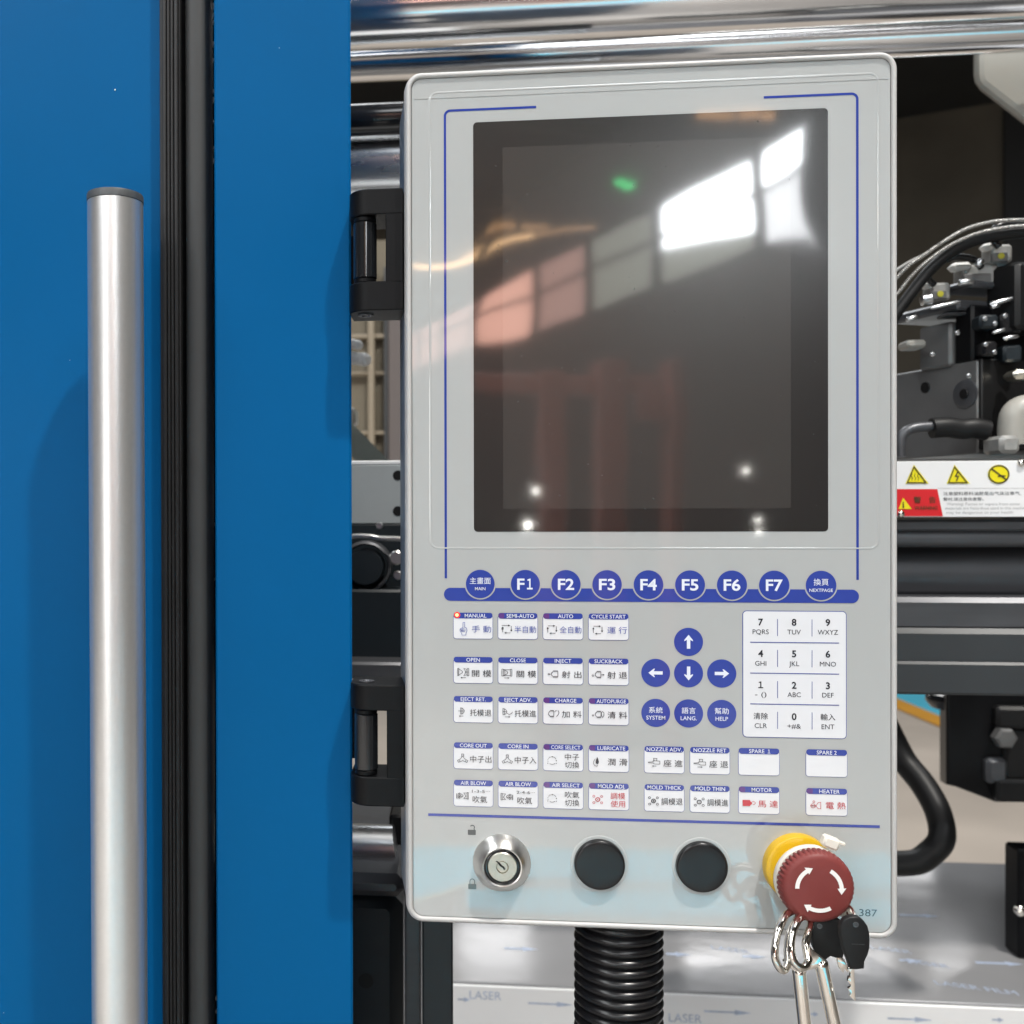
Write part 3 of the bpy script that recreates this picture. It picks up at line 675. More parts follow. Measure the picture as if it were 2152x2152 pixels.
# key switch
c = (.0525, FY, .0345)
mb = MB(); mb.lathe([(.0160, -.0008), (.0160, .0004), (.0157, .0012), (.0112, .0078), (.0106, .0082), (.0100, .0080), (.0098, .0058)], c, n=64, cap=False)
ks = mb.build('key_switch', 'steel', panel, 35, label='steel key switch')
MB().lathe([(.0099, .0052), (.0099, .0071), (.0093, .0076), (.0084, .0076), (.0080, .0068)], c, n=48, cap=False).build('seal_ring', 'black_gloss', ks, 40)
MB().lathe([(.0083, .0050), (.0081, .0074), (.0077, .0078), (.0034, .0078), (.0033, .0070), (.0033, .0055)], c, n=48, cap=False).build('barrel', 'brass_dark', ks, 40)
MB().lathe([(.0033, .0050), (.0032, .0071), (.0028, .0075), (.0002, .0075)], c, n=32).build('plug', 'brass_dark', ks, 40)
mb = MB(); cx, cz = c[0], c[2]
mb.prism([(cx - .0037, cz + .0031), (cx - .0031, cz + .0028), (cx - .0014, cz + .0006), (cx + .0002, cz - .0004), (cx + .0008, cz - .0016), (cx + .0016, cz - .0010), (cx + .0010, cz + .0002), (cx - .0002, cz + .0010), (cx - .0016, cz + .0024), (cx - .0030, cz + .0036)], FY - .00785, FY - .0060)
mb.build('keyway', 'black_matt', ks)
# two black push buttons
def button(x, z, lab):
    k = MB().lathe([(.0156, 0.0000), (.0156, .0002), (.0153, .00035), (.0146, .0003), (.0138, .0003)], (x, FY, z), n=64, cap=False).build('push_button', 'ring_clear', panel, 40, label=lab)
    MB().lathe([(.0136, .0), (.0136, .0020), (.0135, .0026), (.0132, .0031), (.0126, .0034), (.0118, .0035), (.0060, .0035), (.0002, .0035)], (x, FY, z), n=64).build('button_cap', 'black_satin', k, 50)
button(.1056, .0355, 'black push button beside the key switch'); button(.1601, .0360, 'black push button nearer the red stop button')
# emergency stop
ex, ez = .2102, .0376
es = MB().lathe([(.0180, 0), (.0180, .0050), (.0176, .0062), (.0166, .0068), (.0140, .0070), (.0128, .0072), (.0124, .0150), (.0130, .0260)], (ex, FY, ez), n=64, cap=False).build('emergency_stop', 'estop_yellow', panel, 40, label='red stop button on yellow collar')
NT = 44
def tooth(k, i):
    return 1.0
prof = [(.0122, .0245), (.0174, .0250), (.0183, .0258), (.0186, .0268), (.0186, .0290), (.0184, .0304), (.0180, .0317), (.0172, .0329), (.0164, .0337), (.0150, .0342), (.0090, .0345), (.0002, .0346)]
amp = [0, .03, .05, .06, .06, .045, .016, 0, 0, 0, 0, 0]
n_ = NT * 6
mb = MB(); mb.lathe(prof, (ex, FY, ez), n=n_, mod=lambda k, i: 1 - amp[k] * (0.5 - 0.5 * math.cos(2 * math.pi * i / 6)) ** 2)
head = mb.build('stop_head', 'estop_red', es, 50)
mb = MB()
yf = FY - .0346 - .00012
hx, hz = ex, ez
for a0 in (118, -2, -122):          # clockwise arrows
    ro, ri_ = .01185, .0098
    A0, A1 = a0 + 62, a0 + 6       # from tail to neck, clockwise
    o_ = circ(hx, hz, ro, 14, A0, A1); i_ = circ(hx, hz, ri_, 14, A0, A1)
    vs = [(x, yf, z) for x, z in o_] + [(x, yf, z) for x, z in i_]
    mb.add(vs, [(k, 14 + k, 15 + k, k + 1) for k in range(13)])
    def pl(r_, a_): return (hx + r_ * math.cos(R(a_)), hz + r_ * math.sin(R(a_)))
    mb.poly([pl(.0131, A1), pl(.0110, A1 - 17), pl(.0088, A1)][::-1], yf)
mb.build('arrow_mark', 'white_mark', head)

# ================================================================== KEYS on the stop button
tie = thing('cable_tie', (ex, -.0135, ez), 'white nylon cable tie round the neck of the red stop button', 'cable tie')
mb = MB(); mb.lathe([(.0125, .0188), (.0180, .0190), (.0184, .0196), (.0184, .0226), (.0181, .0236), (.0125, .0238), (.0125, .0188)], (ex, 0, ez), n=56, cap=False); mb.build('band', 'tie', tie, 40)
p = at(1745, 1770, -.021)
mb = MB(); q0 = at(1728, 1760, -.010); ang = R(20)
def tfr(p_): return Vector((p.x + p_.x * math.cos(ang) + p_.z * math.sin(ang), p.y + p_.y, p.z - p_.x * math.sin(ang) + p_.z * math.cos(ang)))
mb.box(-.0044, .0040, -.0030, .0030, -.0030, .0030, .0011, tfr); mb.build('buckle', 'tie', tie, 40)
mb = MB()
mb.box(.0030, .0070, -.0012, .0012, .0006, .0024, .0004, tfr); mb.build('tail', 'tie', tie, 40)
mb = MB(); a, b = at(1772, 1921, -.026), at(1790, 1912, -.030)
mb.tube([at(1765, 1918, -.020), a, b], .0017, 10); mb.build('tail', 'tie', tie, 60)

def px_path(pts, n=8): return spline([at(*q) for q in pts], n)
def zd(x, y): return (1580 + x * .21739, 1730 + y * .21739)      # enlarged-view pixels
def zp(x, y, Y): return at(*zd(x, y), Y)
# wire ring through the black key
kr = MB().tube([zp(*q) for q in ((945, 800, -.030), (975, 830, -.038), (992, 880, -.046), (995, 930, -.0485), (978, 955, -.046), (950, 930, -.038), (925, 870, -.030), (928, 820, -.027))], .00075, 10, closed=True)
kr.build('key_ring', 'chrome_key', None, 60, 'thin wire ring tying the front black key to the stop button', None, 'key ring', base=zp(945, 800, -.03))
# two black-bow keys
def bow_key(name_label, pts, hole, blade, Y, t, bl_t):
    root = thing('key', at(*zd(*pts[0]), Y), name_label, 'key', 'keys hanging from the stop button')
    out = [(zp(x, y, Y).x, zp(x, y, Y).z) for x, y in pts]
    ar = sum(out[i - 1][0] * out[i][1] - out[i][0] * out[i - 1][1] for i in range(len(out)))
    if ar < 0: out.reverse()
    MB().prism(out, Y - t / 2, Y + t / 2, .0008).build('bow', 'black_matt', root, 50)
    h = zp(*hole, Y)
    MB().lathe([(.0013, 0), (.0014, .0003), (.0010, .0004), (.0009, -.0001)], (h.x, Y - t / 2 - .0001, h.z), n=20).build('eyelet', 'cap', root, 50)
    ou = [(zp(x, y, Y).x, zp(x, y, Y).z) for x, y in blade]
    ar = sum(ou[i - 1][0] * ou[i][1] - ou[i][0] * ou[i - 1][1] for i in range(len(ou)))
    if ar < 0: ou.reverse()
    MB().prism(ou, Y - bl_t / 2, Y + bl_t / 2, .0002).build('blade', 'chrome_key', root, 30)
    return root, out
bow = [(985, 892), (1030, 900), (1075, 935), (1108, 985), (1126, 1050), (1131, 1120), (1128, 1200), (1112, 1260), (1090, 1300), (1080, 1330), (1076, 1396), (1000, 1404), (940, 1400), (925, 1345), (905, 1290), (880, 1230), (860, 1150), (846, 1080), (842, 1010), (855, 955), (890, 915), (935, 895)]
blade = [(930, 1385), (1010, 1385), (985, 1400), (998, 1690), (1003, 1715), (985, 1705), (938, 1662), (955, 1640), (925, 1592), (948, 1578), (950, 1555), (922, 1520), (930, 1480), (945, 1478), (948, 1440), (925, 1410)]
kf, outl = bow_key('black-handled key in front, its toothed blade pointing straight down', bow, (990, 965), blade, -.050, .0036, .0016)
MB().stroke([(zp(950, 1152, -.05).x, zp(950, 1152, -.05).z), (zp(1075, 1158, -.05).x, zp(1075, 1158, -.05).z)], .0002, -.05 - .0019).build('seam', 'cap', kf)
bow2 = [(600, 930), (660, 905), (760, 905), (850, 930), (870, 1010), (880, 1120), (890, 1210), (870, 1290), (800, 1290), (750, 1275), (700, 1310), (640, 1300), (580, 1180), (570, 1050), (575, 980)]
blade2 = [(805, 1280), (860, 1270), (905, 1340), (935, 1420), (915, 1435), (890, 1400), (880, 1440), (862, 1425), (850, 1390), (838, 1395), (825, 1340)]
bow_key('black-handled key half hidden behind the chrome rings, blade tilted', bow2, (640, 980), blade2, -.030, .0040, .0020)
# two chrome barrel keys: looped bow, round shank
def chrome_key(lab, bowpts, shank, rad, plate=None, r2=.0019):
    root = thing('key', at(*zd(bowpts[0][0], bowpts[0][1]), bowpts[0][2]), lab, 'key', 'keys hanging from the stop button')
    MB().tube(spline([zp(*q) for q in bowpts] + [zp(*bowpts[0])], 6)[:-1], r2, 12, closed=True).build('bow', 'chrome_key', root, 60)
    P = [zp(*q) for q in shank]
    d = (P[1] - P[0]).normalized()
    P = [P[0] - d * .0012, P[0] - d * .0006, P[0], P[0] + d * .0016, P[1], P[1] + d * .02]
    rr_ = [rad * .55, rad * .85, rad * .97, rad, rad, rad]
    MB().tube(P, lambda i: rr_[i], 24).build('shank', 'chrome_key', root, 40)
    if plate:
        out = [(zp(x, y, plate[0]).x, zp(x, y, plate[0]).z) for x, y in plate[1]]
        ar = sum(out[i - 1][0] * out[i][1] - out[i][0] * out[i - 1][1] for i in range(len(out)))
        if ar < 0: out.reverse()
        MB().prism(out, plate[0] - .0014, plate[0] + .0014, .0006).build('web', 'chrome_key', root, 40)
    return root
chrome_key('chrome barrel key with the leftmost ring bow', [(420, 835, -.024), (330, 890, -.034), (265, 1020, -.042), (228, 1160, -.046), (225, 1300, -.048), (265, 1400, -.048), (315, 1420, -.046), (352, 1340, -.044), (345, 1200, -.040), (368, 1060, -.036), (430, 940, -.030), (470, 870, -.025)],
           [(455, 1420, -.041), (512, 1960, -.041)], .0033, (-.0425, [(300, 1330), (345, 1290), (400, 1360), (480, 1400), (530, 1420), (500, 1445), (400, 1420)]))
chrome_key('chrome barrel key with ring bow nearest the black keys, blue sheen on its shank', [(520, 900, -.026), (455, 930, -.038), (405, 1030, -.046), (380, 1150, -.050), (385, 1270, -.052), (430, 1370, -.053), (500, 1395, -.052), (545, 1330, -.049), (520, 1180, -.044), (545, 1060, -.038), (570, 980, -.031), (560, 920, -.026)],
           [(668, 1345, -.047), (800, 1960, -.047)], .0033, (-.0475, [(540, 1170), (600, 1230), (700, 1310), (735, 1350), (600, 1400), (520, 1420), (470, 1400), (545, 1340)]))

# ================================================================== LEFT: sliding door, handle, guard
DY = .050
door = thing('sliding_door', (-.35, DY, -.9), 'blue painted sliding door carrying the silver tube handle', 'door')
MB().box(-.75, -.1530, DY, DY + .03, -1.08, 1.1, .0022).build('door_sheet', 'door_blue', door, 40)
hd_ = MB().tube([(-.1640, 0, -.75), (-.1668, 0, .4070)], .0157, 48).build('door_handle', 'alu', door, 40, label='silver anodised tube handle with grey end cap')
MB().lathe([(.0157, .4071), (.0160, .4074), (.0160, .4107), (.0157, .4115), (.0140, .4118), (.0005, .4119)], (-.1668, 0, 0), axis='z', n=48).build('end_cap', 'cap', hd_, 40)
MB().tube([(-.1668, .0, -.60), (-.1668, DY + .002, -.60)], .008, 16).build('standoff', 'alu', hd_, 40)
mb = MB(); xs = [-.1502, -.1480, -.1474, -.1458, -.1452, -.1436, -.1430, -.1408]
for i in range(0, 8, 2): mb.box(xs[i], xs[i + 1], .0385, .044, -1.08, 1.1, .0005)
mb.box(-.1528, -.1400, .0425, .075, -1.08, 1.1)
mb.build('ribbed_seal', 'rubber', door, 40)
guard = thing('machine_guard', (-.075, .035, -.9), 'fixed blue guard panel between the rubber seals and the control panel', 'guard panel')
MB().box(-.1168, -.0342, .033, .036, -1.08, 1.1, .0012).build('guard_sheet', 'door_blue', guard, 40)
MB().box(-.1168, -.1150, .0365, .065, -1.08, 1.1, .0005).build('return_flange', 'door_blue', guard, 40)
mb = MB(); cx_ = -.1301
ring0 = []
for k in range(28):
    t = 2 * math.pi * k / 28
    ring0.append((cx_ + .0078 * math.copysign(abs(math.cos(t)) ** .7, math.cos(t)), .0505 + .0105 * math.copysign(abs(math.sin(t)) ** .8, math.sin(t))))
mb.loops([[Vector((x, y, -1.08)) for x, y in ring0], [Vector((x, y, 1.1)) for x, y in ring0]], True, True)
mb.build('bulb_seal', 'rubber_grey', guard, 40)
MB().box(-.1460, -.1165, .0880, .0920, -1.08, 1.1).build('slot_shade_strip', 'black_matt', guard)  # black strip stands in for the shade deep in the slot
# small steel blocks added as glints in the dark slot
for py_, hgt in ((12, 14), (30, 10), (44, 6), (90, 9), (124, 7), (190, 8), (208, 10), (254, 6), (309, 6), (336, 9), (1102, 9), (1218, 7), (2100, 9), (2128, 8)):
    p_ = at(443 + (py_ > 1900) * 13, py_, .084); q_ = hgt * .00017
    MB().box(p_.x - .0012, p_.x + .0020, .0845, .088, p_.z - q_, p_.z + q_, .0006).build('slot_glint', 'steel', guard, 40)
# specks of dust on the paint
mb = MB()
for px_, py_, s in ((242, 189, .00045), (587, 101, .00015), (147, 757, .00012), (8, 2128, .00015)):
    p_ = at(px_, py_, DY if px_ < 400 else .033); mb.box(p_.x - s, p_.x + s, p_.y - .0004, p_.y, p_.z - s, p_.z + s, s * .5)
mb.build('dust', 'white_mark', door, kind='stuff')

# hinges
def hinge(zb, lab):
    h = thing('hinge', (-.018, .02, zb), lab, 'hinge', 'black hinges holding the control panel')
    x0, x1, zt = -.0335, -.0020, zb + .0690
    def blk(z0_, z1_):
        out = [(x1, .008), (x1, .040), (x0, .040), (x0, .020)] + [(x0 + .012 * (1 - math.cos(R(90 * k / 6))), .020 - .012 * math.sin(R(90 * k / 6))) for k in range(1, 7)]
        return [[Vector((x, y, z0_)) for x, y in out], [Vector((x, y, z1_)) for x, y in out]]
    def fr_ends(mb, z0_, z1_): mb.loops([[Vector((v.x * .97 + (-.0178) * .03, v.y * .97 + .024 * .03, z)) for v in blk(0, 0)[0]] for z in (z0_,)] + [blk(z0_ + .0006, 0)[0], blk(z1_ - .0006, 0)[0]] + [[Vector((v.x * .97 + (-.0178) * .03, v.y * .97 + .024 * .03, z1_)) for v in blk(0, 0)[0]]], True, True)
    mb = MB(); fr_ends(mb, zb + .0545, zt); fr_ends(mb, zb, zb + .0165); mb.box(-.0118, x1 + .0001, .0081, .0399, zb + .0160, zb + .0550, .0004)
    mb.build('bracket', 'black', h, 35)
    MB().lathe([(.0062, zb + .0195), (.0067, zb + .0200), (.0067, zb + .0510), (.0062, zb + .0515)], (-.0242, .0165, 0), axis='z', n=32).build('barrel', 'black_gloss', h, 40)
    for z_ in (zb + .0167, zb + .0517): MB().lathe([(.0060, z_), (.0064, z_ + .0004), (.0064, z_ + .0022), (.0060, z_ + .0026)], (-.0242, .0165, 0), axis='z', n=28).build('washer', 'black', h, 40)
    MB().box(-.075, -.0262, .0375, .047, zb + .020, zb + .051, .001).build('knuckle', 'black', h, 40)
    for z_, s in ((zt + .0002, 1), (zb - .0002, -1)):
        MB().lathe([(.0045, z_), (.0045, z_ + s * .0006), (.0026, z_ + s * .0006), (.0022, z_ - s * .0001)], (-.0242, .0205, 0), axis='z', n=24, cap=True).build('pin_end', 'dark_steel', h, 40)
    return h
hinge(.3440, 'upper black hinge beside the screen'); hinge(.0618, 'lower black hinge beside the bottom rows of keys')

# corrugated hose under the panel
hose = thing('corrugated_hose', (.1203, .030, -.30), 'black corrugated hose hanging from underside of the control panel', 'hose')
prof = [(.0215, .0), (.0215, .004)]
k = 0; d = .004
while d < .42:
    for t in range(8):
        prof.append((.0226 + .0026 * (.5 - .5 * math.cos(2 * math.pi * t / 8)) ** .45, d + .0058 * t / 8))
    d += .0058
mb = MB(); mb.lathe(prof, (.1203, .030, .002), axis='-z', n=48, cap=False); mb.build('corrugation', 'black_satin', hose, 70)
MB().lathe([(.0235, 0), (.0240, .001), (.0240, .0050), (.0228, .0062)], (.1203, .030, .0015), axis='-z', n=48, cap=False).build('collar', 'black_matt', hose, 40)

# ================================================================== MACHINE BEHIND
def pbox(mb, x0, y0, x1, y1, Y, depth, bev=.001, fr=None):
    a, b = at(x0, y1, Y), at(x1, y0, Y)
    return mb.box(a.x, b.x, Y, Y + depth, a.z, b.z, bev, fr)
def bar(name, zc, Y, r, x0, x1, m_, lab, group='horizontal steel bars of the machine'):
    t = MB().tube([(x0, Y, zc), (x0 + .001, Y, zc), (x1 - .001, Y, zc), (x1, Y, zc)], lambda i: r * (.96 if i in (0, 3) else 1), 64)
    return t.build(name, m_, None, 40, lab, None, 'steel bar', group, base=(x0, Y, zc))
zA = (at(735, 91, .40).z + at(2152, 45, .40).z) / 2; bar('tie_bar', zA + .031, .40, .031, -.35, 1.4, 'chrome', 'thick chrome bar along the top edge of the machine')
zB = (at(735, 168, .50).z + at(2152, 110, .50).z) / 2; rB = .0195; bar('tie_bar', zB + rB, .50, rB, -.35, 1.6, 'chrome', 'thinner chrome bar just above the control panel')
c0, c1 = at(790, 219, .40), at(790, 283, .40); bar('tie_bar', (c0.z + c1.z) / 2, .40, (c0.z - c1.z) / 2, -.35, .16, 'black_gloss', 'black rod behind the upper left corner of the control panel')
c0, c1 = at(790, 283, .44), at(790, 417, .44); bar('tie_bar', (c0.z + c1.z) / 2, .44, (c0.z - c1.z) / 2, -.35, .16, 'satin', 'satin silver bar directly above the upper hinge')

# between the guard and the panel
pl = thing('mounting_plate', at(790, 1100, .30), 'pale grey steel plate behind the gap between the hinges', 'plate')
mb = MB(); a, b = at(560, 1101, .30), at(960, 976, .30)
mb.box(a.x, b.x, .30, .335, a.z, b.z, .0006); mb.build('plate_sheet', 'plate', pl, 40)
mb = MB()
for py_ in (999, 1074):
    q = at(836, py_, .30); mb.lathe([(.0042, 0), (.0042, .0002), (.0001, .0002)], (q.x, .2999, q.z), n=20)
mb.build('bolt_hole', 'black_matt', pl)
MB().box(a.x, b.x, .30, .40, b.z + .0001, b.z + .0038, .0008).build('lit_top_edge', 'sign_white', pl, 40)  # white strip paints the light on the plate's top edge
blk_ = thing('machine_block', at(790, 1420, .26), 'dark cast block with round bearing cap behind the gap between the hinges', 'machine block')
mb = MB(); pbox(mb, 600, 1240, 940, 1400, .262, .12, .002); mb.build('body', 'slate', blk_, 40)
mb = MB(); pbox(mb, 600, 1101, 940, 1240, .300, .05, .001); mb.build('upper_body', 'slate', blk_, 40)
mb = MB(); pbox(mb, 600, 1394, 940, 1425, .230, .15, .002); mb.build('ledge', 'dark_steel', blk_, 40)
q = at(768, 1191, .27)
MB().lathe([(.0215, 0), (.0215, .018), (.0208, .022), (.0190, .023), (.0182, .020), (.0178, .012)], (q.x, .292, q.z), n=48, cap=False).build('cap_housing', 'dark_steel', blk_, 30)
MB().lathe([(.0150, 0), (.0150, .026), (.0144, .0275), (.0001, .028)], (q.x, .292, q.z), n=48).build('bearing_cap', 'slate', blk_, 40)
mb = MB(); mb.tube(px_path([(690, 1140, .262), (735, 1128, .262), (775, 1127, .262), (800, 1131, .262), (860, 1132, .262)]), .0022, 12); mb.build('pipe', 'steel', blk_, 60)
mb = MB()
for x_, y_, s in ((833, 1172, .006), (836, 1209, .004), (798, 1105, .003)):
    q = at(x_, y_, .28); mb.lathe([(s * .9, 0), (s, .002), (s, .008), (s * .8, .009), (.0001, .009)], (q.x, .285, q.z), n=16)
mb.build('bolt_head', 'steel', blk_, 35)

# hall partition seen through the gap
part = thing('partition', Vector((-.55, 4.6, -Z0)), 'beige partition with posts at the far side of the hall, seen through the gap', 'partition')
mb = MB(); pbox(mb, 560, 500, 960, 1200, 4.6, .05, 0); mb.build('panel_sheet', 'hall_beige', part)
for (x0, x1, nm_, m_) in ((774, 786, 'post', 'hall_post'), (808, 814, 'post', 'frame_dark'), (817, 845, 'post', 'hall_wall')):
    mb = MB(); pbox(mb, x0, 560, x1, 1180, 4.5, .08, .004); mb.build(nm_, m_, part, 40)
mb = MB(); pbox(mb, 700, 700, 860, 712, 4.52, .06, .004); mb.build('rail', 'hall_post', part, 40)
mb = MB(); pbox(mb, 700, 780, 860, 788, 4.52, .06, .004); mb.build('rail', 'hall_post', part, 40)
mb = MB(); pbox(mb, 700, 905, 860, 914, 4.52, .06, .004); mb.build('rail', 'hall_post', part, 40)
br = thing('brace', at(760, 930, .62), 'grey-green diagonal brace seen through the gap', 'brace')
out = [(at(x, y, .62).x, at(x, y, .62).z) for x, y in ((690, 905), (690, 848), (732, 886), (816, 972), (816, 990), (770, 990), (732, 945))]
MB().prism(out, .62, .66, .002).build('brace_bar', 'green_grey', br, 40)
mb = MB()
for x_, y_, x2, y2, r_ in ((738, 722, 757, 726, .0055), (738, 752, 774, 757, .0075)):
    A, B = at(x_, y_, .58), at(x2, y2, .56); mb.tube([A, A.lerp(B, .8), A.lerp(B, .95), B], lambda i, r_=r_: r_ * (1, 1, .8, .4)[i], 14)
mb.build('adjuster_bolt', 'white_plastic', None, 50, 'white bolt ends at the left of the gap above the diagonal brace', None, 'bolts', base=at(745, 750, .57))
mb = MB(); pbox(mb, 690, 855, 747, 892, .70, .04, .003); mb.build('cream_block', 'beige_cast', None, 40, 'small cream block touching the diagonal brace', None, 'block', base=at(735, 890, .7))

# lower left: cylinder, collar, post
cyl = thing('hydraulic_cylinder', at(780, 1840, .22), 'bright steel cylinder end below the lower hinge', 'cylinder')
q0, q1 = at(790, 1748, .24), at(790, 1842, .24); rc = (q0.z - q1.z) / 2; zc_ = (q0.z + q1.z) / 2
xe0, xe1 = at(822, 1760, .24).x, at(838, 1840, .24).x
rings = []
for x_, sl in ((-.2, 0), (0, 1)):
    ring_ = []
    for k in range(48):
        t = 2 * math.pi * k / 48; zz = math.sin(t)
        xx = x_ if not sl else xe0 + (xe1 - xe0) * (1 - zz) / 2
        ring_.append(Vector((xx, .24 + rc + rc * math.cos(t), zc_ + rc * zz)))
    rings.append(ring_)
MB().loops(rings, True, True).build('barrel', 'satin', cyl, 40)
drum = thing('drum_block', at(790, 2140, .2), 'black cast block with a round hole, lower left beside the slate post', 'machine block')
mb = MB(); pbox(mb, 600, 1884, 846, 2400, .20, .2, .010); mb.build('body', 'slate', drum, 40)
mb = MB(); pbox(mb, 600, 1842, 850, 1882, .196, .2, .006); mb.build('collar', 'dark_steel', drum, 40)
q = at(769, 2061, .20); MB().lathe([(.0058, 0), (.0058, .0001), (.0001, .0001)], (q.x, .1998, q.z), n=28).build('hole', 'black_matt', drum)
mb = MB(); pbox(mb, 818, 1714, 860, 1836, .27, .1, .002); mb.build('black_lug', 'black', None, 40, 'black lug between the steel cylinder and the control panel', None, 'lug', base=at(830, 1830, .27))
mb = MB(); A, B = at(738, 1718, .5), at(779, 1716, .5); mb.tube([A, A.lerp(B, .45), A.lerp(B, .5), A.lerp(B, .97), B], lambda i: (.0075, .0075, .0105, .0105, .009)[i], 20); mb.build('knob', 'slate', None, 40, 'small dark knob in front of the pale floor below the lower hinge', None, 'knob', base=A)
mb = MB(); pbox(mb, 888.5, 1700, 951, 2600, .10, .04, .0012); mb.build('steel_post', 'slate', None, 40, 'slate-painted square post below the lower left corner of the panel', None, 'post', base=at(920, 2500, .1))
mb = MB(); pbox(mb, 852, 1780, 884, 2600, .16, .04, .0012); mb.build('steel_post', 'dark_steel', None, 40, 'narrow dark post between the black block and the slate post', None, 'post', base=at(870, 2500, .16))

# bed sheet below the panel
bz = -.352
def on_bed(px, py):
    d = _f + _R * ((px - CX) / F) + _U * ((CY - py) / F); return CAM + d * ((bz - CAM.z) / d.z)
y_far, y_near = on_bed(2000, 1812).y, on_bed(1500, 2085).y
bed = thing('machine_bed', (.6, y_near, -Z0), 'grey sheet-metal machine bed with protective film below the control panel', 'machine bed')
mb = MB(); mb.box(-.25, 2.2, y_near, y_far, bz - .004, bz, .0008); mb.build('top_sheet', 'bed', bed, 40)
mb = MB(); mb.box(-.25, 2.2, y_near - .006, y_near - .002, bz - .5, bz - .002, .0012); mb.build('front_flange', 'bed_film_lit', bed, 40)
def bed_arrow(px0, px1, py):
    mb = MB(); a, b = on_bed(px0, py), on_bed(px1, py); t = .0030
    mb.add([(a.x, a.y - t, bz + .0003), (b.x - .02, a.y - t, bz + .0003), (b.x - .02, a.y + t, bz + .0003), (a.x, a.y + t, bz + .0003)], [(0, 1, 2, 3)])
    mb.add([(b.x - .02, a.y - t * 2.2, bz + .0003), (b.x, a.y, bz + .0003), (b.x - .02, a.y + t * 2.2, bz + .0003)], [(0, 1, 2)])
    mb.build('arrow_print', 'film_ink', bed)
for px0, px1, py_ in ((1890, 1970, 1923), (2050, 2145, 2023), (1890, 1940, 2018), (1560, 1610, 2010), (1400, 1452, 2005), (1060, 1130, 1993)): bed_arrow(px0, px1, py_)
for px0, py_, s_ in ((1535, 1996, 'LASER'), (1872, 1996, 'LASER'), (1950, 2026, 'LASER'), (2050, 2076, 'LASER FILM')):
    p_ = on_bed(px0, py_); mb = MB()
    text(mb, s_, 0, 0, .012, 0, fr=lambda q: Vector((p_.x + q[0], p_.y + q[2] - q[0] * .25, bz + .0003)))
    mb.build('film_lettering', 'film_ink', bed)
yfl = y_near - .0062
for px0, px1, py_ in ((1110, 1205, 2108), (1480, 1580, 2125), (1865, 1960, 2140), (962, 988, 2100), (1700, 1720, 2131), (2085, 2110, 2143)):
    mb = MB(); a, b = at(px0, py_, yfl), at(px1, py_, yfl); z_ = a.z; hl = min(.02, (b.x - a.x) * .5)
    mb.add([(a.x, yfl, z_ - .0010), (b.x - hl, yfl, z_ - .0010), (b.x - hl, yfl, z_ + .0010), (a.x, yfl, z_ + .0010)], [(0, 1, 2, 3)])
    mb.add([(b.x - hl, yfl, z_ - .0030), (b.x, yfl, z_), (b.x - hl, yfl, z_ + .0030)], [(0, 1, 2)])
    mb.build('arrow_print', 'film_ink', bed)
for px0, py_ in ((1020, 2092), (1440, 2140)):
    p_ = at(px0, py_, yfl); mb = MB(); text(mb, 'LASER', p_.x, p_.z, .010, yfl); mb.build('film_lettering', 'film_ink', bed)

# ---- right side
rail_g = 'dark rails right of the control panel'
def railbox(lab, y0, y1, Y, dep, m_, bev=.0015, x0=1700, x1=3900):
    mb = MB(); pbox(mb, x0, y0, x1, y1, Y, dep, bev)
    return mb.build('rail', m_, None, 40, lab, None, 'rail', rail_g, base=at(x0, y1, Y))
railbox('grey edge rail just above the warning sign', 956, 966, .278, .05, 'grey_block')
railbox('thin dark rail just under the warning sign', 1088, 1117, .285, .05, 'dark_steel', .002)
q0, q1 = at(1900, 1117, .275), at(1900, 1151, .275)
MB().tube([(q0.x - .1, .29, (q0.z + q1.z) / 2), (q0.x + 1.6, .29, (q0.z + q1.z) / 2)], (q0.z - q1.z) / 2, 40).build('rail', 'dark_steel', None, 40, 'slim round rail second below the warning sign', None, 'rail', rail_g, base=q1)
q0, q1 = at(1900, 1150, .30), at(1900, 1268, .30); rr_ = (q0.z - q1.z) / 2
MB().tube([(q0.x - .1, .30 + rr_ * .9, (q0.z + q1.z) / 2), (q0.x + 1.6, .30 + rr_ * .9, (q0.z + q1.z) / 2)], rr_, 64).build('rail', 'dark_steel', None, 40, 'thick round dark bar in the middle of the rails', None, 'rail', rail_g, base=q1)
railbox('dark flat rail with pale upper edge below the thick round bar', 1266, 1325, .270, .08, 'dark_steel', .004)
railbox('deep dark beam, lowest of the rails, above the floor', 1337, 1412, .262, .10, 'beam', .004)
railbox('lower lip of the dark beam directly above the floor', 1413, 1457, .258, .10, 'beam', .002)
mb = MB(); pbox(mb, 1700, 1310, 1993, 1340, .285, .05, 0); pbox(mb, 2055, 1310, 3900, 1340, .285, .05, 0); mb.build('rail', 'black_matt', None, None, 'black strip with notch standing in for the shaded gap between the two lowest rails', None, 'rail', rail_g, base=at(1700, 1340, .285))  # black boxes stand in for the shade in the gap

